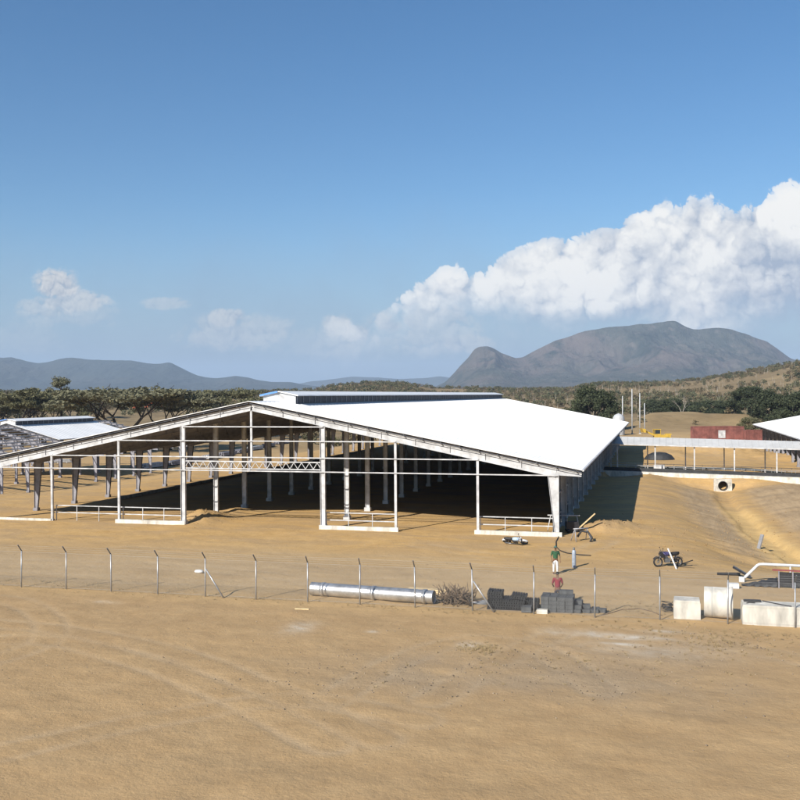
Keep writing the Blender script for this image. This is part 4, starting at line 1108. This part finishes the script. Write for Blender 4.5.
# pale bag by the braced post
p = gpt(199, 573); o = MB().lathe([(.001, 0), (.2, .02), (.25, .12), (.18, .24), (.001, .28)], 12).build('white_bag', M['pipe_white'], None, p); o.scale = (1.3, .8, .8); tag(o, 'small white bag on the soil behind the braced fence post', 'bag')
p = gpt(302, 609.5); o = MB().box(0, 0, .03, .75, .12, .06).build('timber_offcut', M['timber'], None, p, .15); tag(o, 'short timber offcut on bare soil in front of the fence near the steel pipe', 'plank')

# ------------------------------------------------------------------ vegetation
def leaf_cloud(centres, rad, n, size, flat=.75, seed=0):
    """n small leaf sprays around clump centres"""
    g = np.random.default_rng(seed)
    C = np.asarray(centres); idx = g.integers(0, len(C), n)
    d = g.normal(size=(n, 3)); d /= np.linalg.norm(d, axis=1)[:, None]
    rr = np.asarray(rad)[idx] * g.random(n) ** .45
    p = C[idx] + d * rr[:, None] * np.array([1, 1, flat])
    a = g.normal(size=(n, 3)); a /= np.linalg.norm(a, axis=1)[:, None]
    b = np.cross(a, g.normal(size=(n, 3))); b /= np.linalg.norm(b, axis=1)[:, None]
    s = size * g.uniform(.5, 1.3, n)[:, None]
    V = np.stack([p - a * s - b * s * .5, p + a * s - b * s * .45, p + a * s * .8 + b * s * .6, p - a * s * .7 + b * s * .5], 1).reshape(-1, 3)
    return V, np.arange(4 * n).reshape(-1, 4)
def branches(mb, p, d, L, r, depth, g, ends, spread=.6, up=.15, kids=(2, 3)):
    q = p; pts = [p]; rs = [r]
    for k in range(3):
        d = (d + Vector((g.gauss(0, .12), g.gauss(0, .12), g.gauss(0, .08) + up * .3))).normalized(); q = q + d * L / 3; pts.append(q); rs.append(r * (1 - .14 * (k + 1)))
    mb.tube(pts, rs, 6, False)
    if depth == 0: ends.append(q); return
    for k in range(g.choice(kids)):
        a = g.uniform(0, 6.28); nd = (d + Vector((math.cos(a), math.sin(a), g.uniform(-.1, .5))) * spread).normalized()
        branches(mb, q, nd, L * g.uniform(.6, .85), rs[-1] * .72, depth - 1, g, ends, spread, up, kids)
def tree_proto(kind, seed):
    g = random.Random(seed); mb = MB(); ends = []
    if kind == 'acacia':      # flat umbrella crown on forked leaning limbs, height about 10
        mb.tube([(0, 0, -.4), (.1, 0, 1.0), (.15, .05, 2.0)], [.42, .34, .30], 8, False)
        for k in range(5):
            a = k * 1.26 + g.uniform(-.3, .3); branches(mb, Vector((.15, .05, 1.9)), Vector((math.cos(a) * .85, math.sin(a) * .85, 1)).normalized(), 3.6, .2, 2, g, ends, .75, .1)
        C = [(e.x * 1.05, e.y * 1.05, min(e.z, 8.0) * .55 + 3.6 + g.uniform(-.5, .9)) for e in ends]
        C += [(g.gauss(0, 3.6), g.gauss(0, 3.6), 8.3 + g.gauss(0, .5)) for _ in range(26)]
        C = [(x, y, z - .028 * (x * x + y * y)) for x, y, z in C if x * x + y * y < 62]
        V, F = leaf_cloud(C, [g.uniform(.8, 1.7) for _ in C], 13000, .15, .42, seed)
    elif kind == 'dense':     # dark closed dome, height about 9
        mb.tube([(0, 0, -.4), (0, .1, 1.2), (.1, 0, 2.4)], [.5, .42, .36], 8, False)
        for k in range(5):
            a = k * 1.26; branches(mb, Vector((.1, 0, 2.2)), Vector((math.cos(a) * .8, math.sin(a) * .8, 1)).normalized(), 2.8, .22, 1, g, ends, .6)
        C = []
        for _ in range(64):
            a = g.uniform(0, 6.28); q = g.random() ** .5; z = g.random()
            rr = 5.2 * math.sqrt(max(0, 1 - (z * .95) ** 2)) * (.75 + .35 * g.random()); C.append((math.cos(a) * rr * q ** .4, math.sin(a) * rr * q ** .4, 2.1 + z * 6.0))
        V, F = leaf_cloud(C, [g.uniform(.8, 1.6) for _ in C], 12000, .17, .8, seed)
    elif kind == 'scrub':     # loose, thin, about 6 high
        for k in range(3):
            a = g.uniform(0, 6.28); branches(mb, Vector((0, 0, -.2)), Vector((math.cos(a) * .35, math.sin(a) * .35, 1)).normalized(), 2.1, .13, 2, g, ends, .6, .3)
        C = [(e.x, e.y, e.z) for e in ends] + [(g.gauss(0, 1.5), g.gauss(0, 1.5), g.uniform(2, 5)) for _ in range(8)]
        V, F = leaf_cloud(C, [g.uniform(.6, 1.3) for _ in C], 3600, .12, .8, seed)
    elif kind == 'tall':      # tall narrow crown, about 13
        mb.tube([(0, 0, -.4), (.2, 0, 4), (.1, .1, 8), (.2, .1, 12)], [.32, .25, .18, .08], 8, False)
        for k in range(9):
            a = g.uniform(0, 6.28); z = g.uniform(6, 11.5); branches(mb, Vector((.1, 0, z)), Vector((math.cos(a), math.sin(a), .35)).normalized(), 1.5, .08, 1, g, ends, .6)
        C = [(e.x, e.y, e.z) for e in ends] + [(g.gauss(.2, .8), g.gauss(0, .8), g.uniform(9.5, 12.8)) for _ in range(10)]
        V, F = leaf_cloud(C, [g.uniform(.5, 1.1) for _ in C], 3600, .15, .7, seed)
    else:                     # bare
        mb.tube([(0, 0, -.3), (0, 0, 2.5)], [.22, .18], 7, False)
        for k in range(3):
            a = g.uniform(0, 6.28); branches(mb, Vector((0, 0, 2.4)), Vector((math.cos(a) * .5, math.sin(a) * .5, 1)).normalized(), 2.4, .12, 3, g, ends, .55)
        V = F = None
    tr = mb.mesh('trunk', M['bark_pale'] if kind == 'bare' else M['bark'])
    return tr, V, F
PROTO = {}
def tree(kind, leaf, label, loc, sc, group, var=0, sz=None, name=None):
    key = (kind, leaf, var)
    if key not in PROTO:
        tr, V, F = tree_proto(kind, 100 + 7 * var + len(kind))
        PROTO[key] = (tr, mesh_np('crown', V, F, M[leaf]) if V is not None else None)
    tr, cr = PROTO[key]
    t = thing(name or {'acacia': 'acacia_tree', 'dense': 'shade_tree', 'scrub': 'scrub_tree', 'tall': 'tall_tree', 'bare': 'bare_tree'}[kind], label, 'tree', loc, random.uniform(0, 6.28), group)
    t.scale = (sc, sc, sc * (sz or 1))
    place('trunk', tr, t)
    if cr: place('crown', cr, t)
    return t
def tree_px(kind, leaf, label, x, ytop, depth, H, group, var=0, wide=None):
    """H is the model's own height"""
    p = at(x, depth); h = CH + (hor(x) - ytop) * depth / 960 - p.z
    return tree(kind, leaf, label, p, (wide or 1) * h / H, group, var, 1 / (wide or 1))
random.seed(29)
GA = 'acacias beyond the half roofed barn'
tree_px('acacia', 'leaf_acacia', 'broad umbrella crowned acacia with dark forked limbs left of the orange red containers', 122, 382.5, 262, 9.6, GA, 0, 1.6)
tree_px('acacia', 'leaf_acacia', 'umbrella crowned acacia right of the broad one, its trunk crossing the orange red containers', 169, 386.5, 275, 9.6, GA, 1, 1.12)
tree_px('acacia', 'leaf_olive', 'low wide acacia behind the left roof slope, right of the orange red containers', 226, 387, 345, 9.6, GA, 2, 1.5)
tree_px('acacia', 'leaf_acacia', 'greyish acacia behind the half roofed barn, left of the broad acacia', 88, 395, 380, 9.6, GA, 2, 1.1)
tree_px('acacia', 'leaf_olive', 'acacia at the left edge above the half roofed barn', 14, 385.5, 300, 9.6, GA, 1, 1.35)
tree_px('acacia', 'leaf_olive', 'flat acacia between the left edge and the tall thin tree', 44, 394, 300, 9.6, GA, 0, 1.1)
tree_px('tall', 'leaf_acacia', 'tall thin tree rising above the bushes left of the acacias', 62, 377.5, 300, 13, None)
GB = 'bushy trees along the left treeline'
for i, (x, yt, dp) in enumerate(((16, 392, 470), (34, 391, 500), (72, 391, 520), (97, 392, 560), (192, 393.5, 560), (205, 392, 580), (262, 391.5, 480), (276, 392.5, 500), (-14, 390, 440), (3, 390, 460))):
    tree_px('scrub', 'leaf_olive' if i % 3 else 'leaf_dry', 'dry bushy tree in the treeline at the left, under the blue range', x, yt, dp, 6.2, GB, i % 3, 1.5)
tree_px('dense', 'leaf_dark', 'dark dome shaped tree rising right behind the far roof edge', 594, 384.5, 300, 8.9, None, 0, 1.02)
GC = 'dark bushy trees beyond the earth berm'
for i, (x, yt, dp, w) in enumerate(((656, 399, 430, 1.5), (670, 398, 425, 1.5), (697, 401, 420, 1.6), (712, 400, 425, 1.6), (727, 401.5, 430, 1.5))):
    tree_px('dense', 'leaf_dark', 'low dark bush tree in the row between the poles and the big right edge trees', x, yt, dp, 8.9, GC, i % 2, w)
tree_px('bare', None, 'bare pale branched tree in front of the dark bushes beyond the berm', 682, 393.5, 400, 9.5, None)
tree_px('dense', 'leaf_dark', 'dark spreading tree beyond the red containers, left of the right roof corner', 749, 386, 340, 8.9, None, 1, 1.3)
tree_px('dense', 'leaf_dark', 'dark tree rising directly above the white roof corner at the right edge', 777, 389, 300, 8.9, None, 0, 1.15)
tree_px('dense', 'leaf_dark', 'dark tree at the very right edge above the roof', 801, 391, 290, 8.9, None, 1, 1.1)
tree_px('dense', 'leaf_olive', 'green bush at the foot of the berm right of the red containers', 750, 417, 262, 8.9, None, 1, 1.2)

def scrub_field(name, mt, n, seed, size, hrange, rlo, rhi, density):
    g = np.random.default_rng(seed)
    pts = []
    while len(pts) < n:
        x = g.uniform(-40, 860); r = rlo + (rhi - rlo) * g.random() ** .8
        dx = (x - 400) / 960; X = r * (dx * _c - _s); Y = r * (dx * _s + _c)
        if density(x, r, X, Y) > g.random(): pts.append((X, Y))
    P = np.array(pts); Z = ground_h(P[:, 0], P[:, 1]); h = g.uniform(*hrange, n)
    C = np.stack([P[:, 0], P[:, 1], Z + h * .5], -1)
    V, F = [], []
    k = 60
    d = g.normal(size=(n, k, 3)); d /= np.linalg.norm(d, axis=2)[..., None]
    p = C[:, None, :] + d * (h[:, None, None] * .55 * g.random((n, k, 1)) ** .5) * np.array([1.15, 1.15, .9])
    a = g.normal(size=(n, k, 3)); a /= np.linalg.norm(a, axis=2)[..., None]; b = np.cross(a, g.normal(size=(n, k, 3))); b /= np.linalg.norm(b, axis=2)[..., None]
    s = h[:, None, None] * size * .62 * g.uniform(.5, 1.3, (n, k, 1))
    V = np.stack([p - a * s - b * s * .5, p + a * s - b * s * .45, p + a * s * .8 + b * s * .6, p - a * s * .7 + b * s * .5], 2).reshape(-1, 3)
    F = np.arange(len(V)).reshape(-1, 4)
    tag(place(name, mesh_np(name, V, F, mt)), kind='stuff')
def dens(x, r, X, Y):
    if 600 < x < 790 and r < 440: return .02 if r > 300 else 0
    if r < 240 or (x < 300 and r < 540): return 0
    n_ = float(fbm(X / 70, Y / 70, 3, 66))
    return max(0., min(1., (n_ - .34) * 3.2)) * (1 if r > 330 else .35)
scrub_field('dry_scrub', M['leaf_dry'], 3600, 31, .22, (1.6, 4.2), 245, 1180, dens)
scrub_field('olive_scrub', M['leaf_olive'], 2600, 32, .22, (1.8, 5.0), 260, 1180, dens)
scrub_field('dark_scrub', M['leaf_dark'], 520, 33, .2, (2.0, 5.0), 330, 1150, dens)
# thin pale dead stems on the hillside
g = random.Random(5); mb = MB(); k = 0
while k < 420:
    x = g.uniform(430, 800); r = g.uniform(340, 900); p = at(x, r)
    if 600 < x < 790 and r < 440: continue
    h = g.uniform(2.5, 6); mb.tube([p, p + Vector((g.gauss(0, .2), g.gauss(0, .2), h * .6)), p + Vector((g.gauss(0, .5), g.gauss(0, .5), h))], [.13, .09, .04], 4, False); k += 1
tag(mb.build('dead_stems', M['bark_pale']), kind='stuff')

# stones and dry grass on the soil
def stones(name, n, seed, mt, spots, smin, smax):
    g = np.random.default_rng(seed); P = []
    while len(P) < n:
        x, y, rx, ry = spots[g.integers(0, len(spots))]
        c = gp(x, y); P.append((c.x + g.normal() * rx, c.y + g.normal() * ry))
    P = np.array(P); Z = ground_h(P[:, 0], P[:, 1])
    s = smin + (smax - smin) * g.random(n) ** 3
    o8 = np.array([(1, 0, 0), (0, 1, 0), (-1, 0, 0), (0, -1, 0), (0, 0, .8), (0, 0, -.6)], float)
    F8 = np.array([(0, 1, 4), (1, 2, 4), (2, 3, 4), (3, 0, 4), (1, 0, 5), (2, 1, 5), (3, 2, 5), (0, 3, 5)])
    jit = g.uniform(.6, 1.3, (n, 6, 3)); ang = g.uniform(0, 6.28, n); ca, sa = np.cos(ang), np.sin(ang)
    o = o8[None] * jit * s[:, None, None]
    V = np.stack([o[..., 0] * ca[:, None] - o[..., 1] * sa[:, None] + P[:, 0, None], o[..., 0] * sa[:, None] + o[..., 1] * ca[:, None] + P[:, 1, None], o[..., 2] + (Z + s * .25)[:, None]], -1).reshape(-1, 3)
    F = (F8[None] + (np.arange(n) * 6)[:, None, None]).reshape(-1, 3)
    tag(place(name, mesh_np(name, V, F, mt)), kind='stuff')
M['clod'] = leafmat('clod', (.26, .165, .075), (.42, .28, .13), 0)
M['stone'] = leafmat('stone', (.15, .115, .08), (.36, .285, .20), 0)
stones('gravel', 2200, 3, M['stone'], [(470, 668, 3.5, 1.7), (380, 680, 3, 1.4), (690, 655, 2.6, 2.2), (640, 692, 3.5, 1.8), (540, 660, 4, 2), (720, 640, 1.8, 1.2)], .01, .055)
stones('clods', 1500, 9, M['clod'], [(720, 505, 3, 8), (745, 530, 2.5, 6), (770, 520, 3, 8), (690, 530, 3, 7), (610, 530, 2.0, 1.6), (200, 521, 1.3, 1.6), (660, 545, 4, 4)], .015, .085)
stones('scattered_stones', 3000, 4, M['stone'], [(400, 640, 13, 5), (200, 680, 8, 4), (400, 570, 14, 5), (650, 560, 7, 6), (500, 545, 9, 3), (740, 600, 4, 4)], .008, .045)
def tufts(n, seed, spots):
    g = np.random.default_rng(seed); V = []; 
    for _ in range(n):
        x, y, rx, ry = spots[g.integers(0, len(spots))]; c = gp(x, y); X = c.x + g.normal() * rx; Y = c.y + g.normal() * ry; Z = gh(X, Y)
        for k in range(9):
            a = g.uniform(0, 6.28); h = g.uniform(.03, .13); l = g.uniform(.02, .14); w = .008
            t_ = np.array([X + math.cos(a) * l, Y + math.sin(a) * l, Z + h]); bX, bY = X + g.normal() * .04, Y + g.normal() * .04
            V += [(bX - w, bY, Z - .01), (bX + w, bY, Z - .01), t_ + (w * .4, 0, 0), t_ - (w * .4, 0, 0)]
    tag(place('dry_grass', mesh_np('dry_grass', V, np.arange(len(V)).reshape(-1, 4), M['grass_dry'])), kind='stuff')
tufts(650, 8, [(735, 645, 2.0, 1.3), (700, 640, 1.4, .8), (480, 648, .5, .4), (60, 585, 5, .5), (220, 598, 7, .4), (700, 632, 5, .3), (560, 660, 5, 2.5), (530, 616, 6, .3), (650, 610, 3, 1.0)])

# ------------------------------------------------------------------ air
hz = MB().box(0, 0, 0, 1, 1, 1)
mt, n = nt('haze_air'); N = n.nodes
out = N.new('ShaderNodeOutputMaterial'); pv = N.new('ShaderNodeVolumePrincipled'); link(n, pv.outputs[0], out.inputs['Volume'])
pv.inputs['Color'].default_value = (.60, .77, 1.0, 1); pv.inputs['Density'].default_value = 7.6e-5; pv.inputs['Anisotropy'].default_value = 0.0
o = hz.build('haze', mt); o.scale = (36000, 36000, 640); o.location = (0, 0, 640 / 2 - 9); tag(o, kind='stuff')

# ------------------------------------------------------------------ light
SUN = Vector((-.41, -.905, 0)).normalized(); EL = R(33.0)
sd = SUN * math.cos(EL) + Vector((0, 0, math.sin(EL)))
lt = bpy.data.lights.new('sun', 'SUN'); lt.energy = 4.6; lt.angle = R(.53); lt.color = (1.0, .945, .86)
lo = bpy.data.objects.new('sun', lt); COL.objects.link(lo); lo.rotation_euler = sd.to_track_quat('Z', 'Y').to_euler()

# ------------------------------------------------------------------ sky
w = bpy.data.worlds.new('World'); S.world = w; w.use_nodes = True; n = w.node_tree; N = n.nodes; N.clear()
out = N.new('ShaderNodeOutputWorld'); bg = N.new('ShaderNodeBackground'); link(n, bg.outputs[0], out.inputs[0])
STR = .064; bg.inputs['Strength'].default_value = STR
sky = N.new('ShaderNodeTexSky'); sky.sky_type = 'NISHITA'; sky.sun_disc = False; sky.sun_elevation = EL
sky.sun_rotation = math.atan2(sd.x, sd.y); sky.air_density = 1.0; sky.dust_density = .3; sky.ozone_density = 3.0; sky.altitude = 100
hs = N.new('ShaderNodeHueSaturation'); hs.inputs['Saturation'].default_value = 1.24; hs.inputs['Value'].default_value = 1.10; link(n, sky.outputs[0], hs.inputs['Color'])
def mth(op, a, b=None, c=None, clamp=False):
    q = N.new('ShaderNodeMath'); q.operation = op; q.use_clamp = clamp
    for k, v in enumerate((a, b, c)):
        if v is None: continue
        if isinstance(v, (int, float)): q.inputs[k].default_value = v
        else: link(n, v, q.inputs[k])
    return q.outputs[0]
def vm(op, a, b):
    q = N.new('ShaderNodeVectorMath'); q.operation = op
    for k, v in enumerate((a, b)):
        if isinstance(v, (tuple, list, Vector)): q.inputs[k].default_value = tuple(v)
        else: link(n, v, q.inputs[k])
    return q.outputs['Value'] if op == 'DOT_PRODUCT' else q.outputs[0]
def sstep(x, a, b, lo=0., hi=1.):
    q = N.new('ShaderNodeMapRange'); q.interpolation_type = 'SMOOTHSTEP'; q.inputs[3].default_value = lo; q.inputs[4].default_value = hi
    for k, v in ((0, x), (1, a), (2, b)):
        if isinstance(v, (int, float)): q.inputs[k].default_value = v
        else: link(n, v, q.inputs[k])
    return q.outputs[0]
def mixc(f, a, b):
    q = N.new('ShaderNodeMix'); q.data_type = 'RGBA'
    if isinstance(f, (int, float)): q.inputs[0].default_value = f
    else: link(n, f, q.inputs[0])
    for k, v in ((6, a), (7, b)):
        if isinstance(v, tuple): q.inputs[k].default_value = (*[e / STR for e in v], 1)
        else: link(n, v, q.inputs[k])
    return q.outputs[2]
tc = N.new('ShaderNodeTexCoord'); d = tc.outputs['Generated']
df = mth('MAXIMUM', vm('DOT_PRODUCT', d, _f), .02); dr = vm('DOT_PRODUCT', d, _r); dzz = vm('DOT_PRODUCT', d, (0, 0, 1))
# cloud plane: a far upright plane to the north of the site, one unit is about a milliradian
Xp = mth('MULTIPLY_ADD', mth('DIVIDE', dr, df), 960.0, 400.0)
Yp = mth('SUBTRACT', 395.4, mth('MULTIPLY', mth('DIVIDE', dzz, df), 960.0))
front = sstep(vm('DOT_PRODUCT', d, _f), .25, .5)
cv = N.new('ShaderNodeCombineXYZ'); link(n, Xp, cv.inputs[0]); link(n, Yp, cv.inputs[1]); P0 = cv.outputs[0]
def noise2(p, sc, det=4, rough=.55):
    t = N.new('ShaderNodeTexNoise'); t.noise_dimensions = '2D'; t.inputs['Scale'].default_value = sc; t.inputs['Detail'].default_value = det; t.inputs['Roughness'].default_value = rough
    link(n, p, t.inputs['Vector']); return t
wn = noise2(P0, .03, 5, .6)
Pw = vm('ADD', P0, vm('MULTIPLY', vm('SUBTRACT', wn.outputs['Color'], (.5, .5, .5)), (22, 22, 0)))
def lumps(p, W=((.013, .41), (.034, .30), (.08, .17), (.19, .10), (.42, .045))):
    """rounded heaps of several sizes: each cell a dome"""
    tot = None
    for sc, a in W:
        v = N.new('ShaderNodeTexVoronoi'); v.feature = 'F1'; v.voronoi_dimensions = '2D'; v.inputs['Scale'].default_value = sc; v.inputs['Randomness'].default_value = 1
        link(n, p, v.inputs['Vector'])
        dd = mth('MULTIPLY', v.outputs['Distance'], 1.2)
        k = mth('MULTIPLY', mth('SQRT', mth('MAXIMUM', mth('SUBTRACT', 1.0, mth('MULTIPLY', dd, dd)), .0)), a)
        tot = k if tot is None else mth('ADD', tot, k)
    return tot
b0 = lumps(Pw)
WS = ((.030, .46), (.07, .30), (.16, .16), (.36, .09)); c0 = lumps(Pw, WS); c1 = lumps(vm('ADD', Pw, (-1.6, -3.0, 0)), WS)
ln = noise2(P0, .011, 5).outputs['Fac']
fc = N.new('ShaderNodeFloatCurve'); cu = fc.mapping.curves[0]
TOP = [(-200, 420), (300, 400), (316, 340), (329, 328), (341, 321), (352, 328), (366, 323), (384, 307), (404, 301), (428, 291), (440, 280), (452, 276), (470, 277), (492, 273), (512, 265), (530, 256), (552, 247), (572, 246), (582, 243), (592, 240), (612, 232), (630, 216), (640, 214), (652, 213), (664, 213), (678, 224), (694, 212), (708, 211), (728, 217), (745, 209), (760, 199), (776, 193), (795, 192), (840, 180), (960, 200), (1100, 240), (1200, 300)]
pts = cu.points
conv = [((x + 200) / 1400, y / 500) for x, y in TOP]
pts[0].location = conv[0]; pts[-1].location = conv[-1]
for c in conv[1:-1]: pts.new(*c)
for p_ in cu.points: p_.handle_type = 'AUTO'
fc.mapping.update()
link(n, mth('DIVIDE', mth('ADD', Xp, 200.0), 1400.0, clamp=True), fc.inputs['Value'])
ytop = mth('MULTIPLY', fc.outputs[0], 500.0)
rel = mth('SUBTRACT', Yp, ytop)                      # distance below the bank's outline
edge = mth('MULTIPLY_ADD', mth('SUBTRACT', b0, .67), 56.0, rel)
a_top = mth('MULTIPLY', sstep(edge, -1.5, 3.0), mth('ADD', .80, mth('MULTIPLY', sstep(edge, 0.0, 16.0), .20)))
bx_ = mth('MAXIMUM', 328.0, mth('MINIMUM', mth('ADD', ytop, 30.0), 346.0)); base = mth('MULTIPLY_ADD', mth('SUBTRACT', ln, .5), 90.0, mth('ADD', bx_, mth('MULTIPLY', mth('SUBTRACT', b0, .7), 40.0)))
a_bot = sstep(Yp, mth('SUBTRACT', base, 46.0), mth('ADD', base, 26.0), 1., .0)
alpha = mth('MULTIPLY', mth('MULTIPLY', a_top, a_bot), sstep(mth('MULTIPLY_ADD', mth('SUBTRACT', c0, .7), 90.0, Xp), 300.0, 415.0, 0., 1.))
def puff(cx, cy, rx, ry, amp):
    ex = mth('DIVIDE', mth('SUBTRACT', Xp, cx), rx); ey = mth('DIVIDE', mth('SUBTRACT', Yp, cy), ry)
    rr = mth('SQRT', mth('ADD', mth('MULTIPLY', ex, ex), mth('MULTIPLY', ey, ey)))
    return mth('MULTIPLY', sstep(mth('ADD', mth('SUBTRACT', 1.0, rr), mth('MULTIPLY', mth('SUBTRACT', c0, .70), 1.8)), -.05, .55), amp)
small = None
for a_ in ((58, 284, 22, 15, .9), (70, 299, 34, 11, .7), (56, 304, 34, 13, .5), (70, 312, 44, 14, .28), (164, 302, 22, 5.5, .40), (230, 317, 20, 9, .65), (236, 331, 55, 16, .45), (338, 325, 13, 12, .6), (360, 334, 26, 9, .55), (395, 326, 34, 13, .5), (330, 340, 60, 14, .22), (430, 330, 50, 22, .4), (466, 344, 26, 9, .55), (30, 336, 40, 14, .16)):
    q = puff(*a_); small = q if small is None else mth('MAXIMUM', small, q)
rim = mth('SUBTRACT', 1.0, sstep(rel, 8.0, 112.0))
WB = ((.013, .55), (.034, .34), (.08, .13), (.19, .05)); rel_ = mth('MULTIPLY', mth('SUBTRACT', lumps(Pw, WB), lumps(vm('ADD', Pw, (-5, -8, 0)), WB)), 1.5)
lit = mth('ADD', mth('ADD', rel_, .02), mth('MULTIPLY', rim, .80))
lit = mth('ADD', lit, mth('MULTIPLY', mth('SUBTRACT', ln, .5), 2.9))
lit = mth('ADD', lit, mth('MULTIPLY', mth('SUBTRACT', b0, .72), 1.1), clamp=True)
cc = mixc(lit, (.235, .275, .345), (.61, .60, .575))
cs = mixc(mth('ADD', mth('ADD', mth('MULTIPLY', mth('SUBTRACT', c0, c1), 2.2), .42), mth('MULTIPLY', mth('SUBTRACT', c0, .70), 1.6), clamp=True), (.24, .265, .31), (.47, .455, .43))
veil = mth('MULTIPLY', sstep(mth('MULTIPLY_ADD', mth('SUBTRACT', ln, .5), 60.0, Yp), 190.0, 385.0), .90)
skyc = mixc(veil, hs.outputs[0], (.165, .225, .305))
skyc = mixc(mth('MULTIPLY', small, front), skyc, cs)
skyc = mixc(mth('MULTIPLY', alpha, front), skyc, cc)
link(n, skyc, bg.inputs['Color'])

# ------------------------------------------------------------------ render settings
S.render.engine = 'CYCLES'
S.cycles.use_denoising = True
try: S.cycles.denoiser = 'OPENIMAGEDENOISE'
except Exception: pass
S.cycles.max_bounces = 6; S.cycles.diffuse_bounces = 3; S.cycles.glossy_bounces = 3; S.cycles.transparent_max_bounces = 8; S.cycles.volume_bounces = 0
S.view_settings.view_transform = 'Standard'; S.view_settings.look = 'None'; S.view_settings.gamma = 1.0; S.view_settings.use_curve_mapping = False
S.view_settings.exposure = 0.75
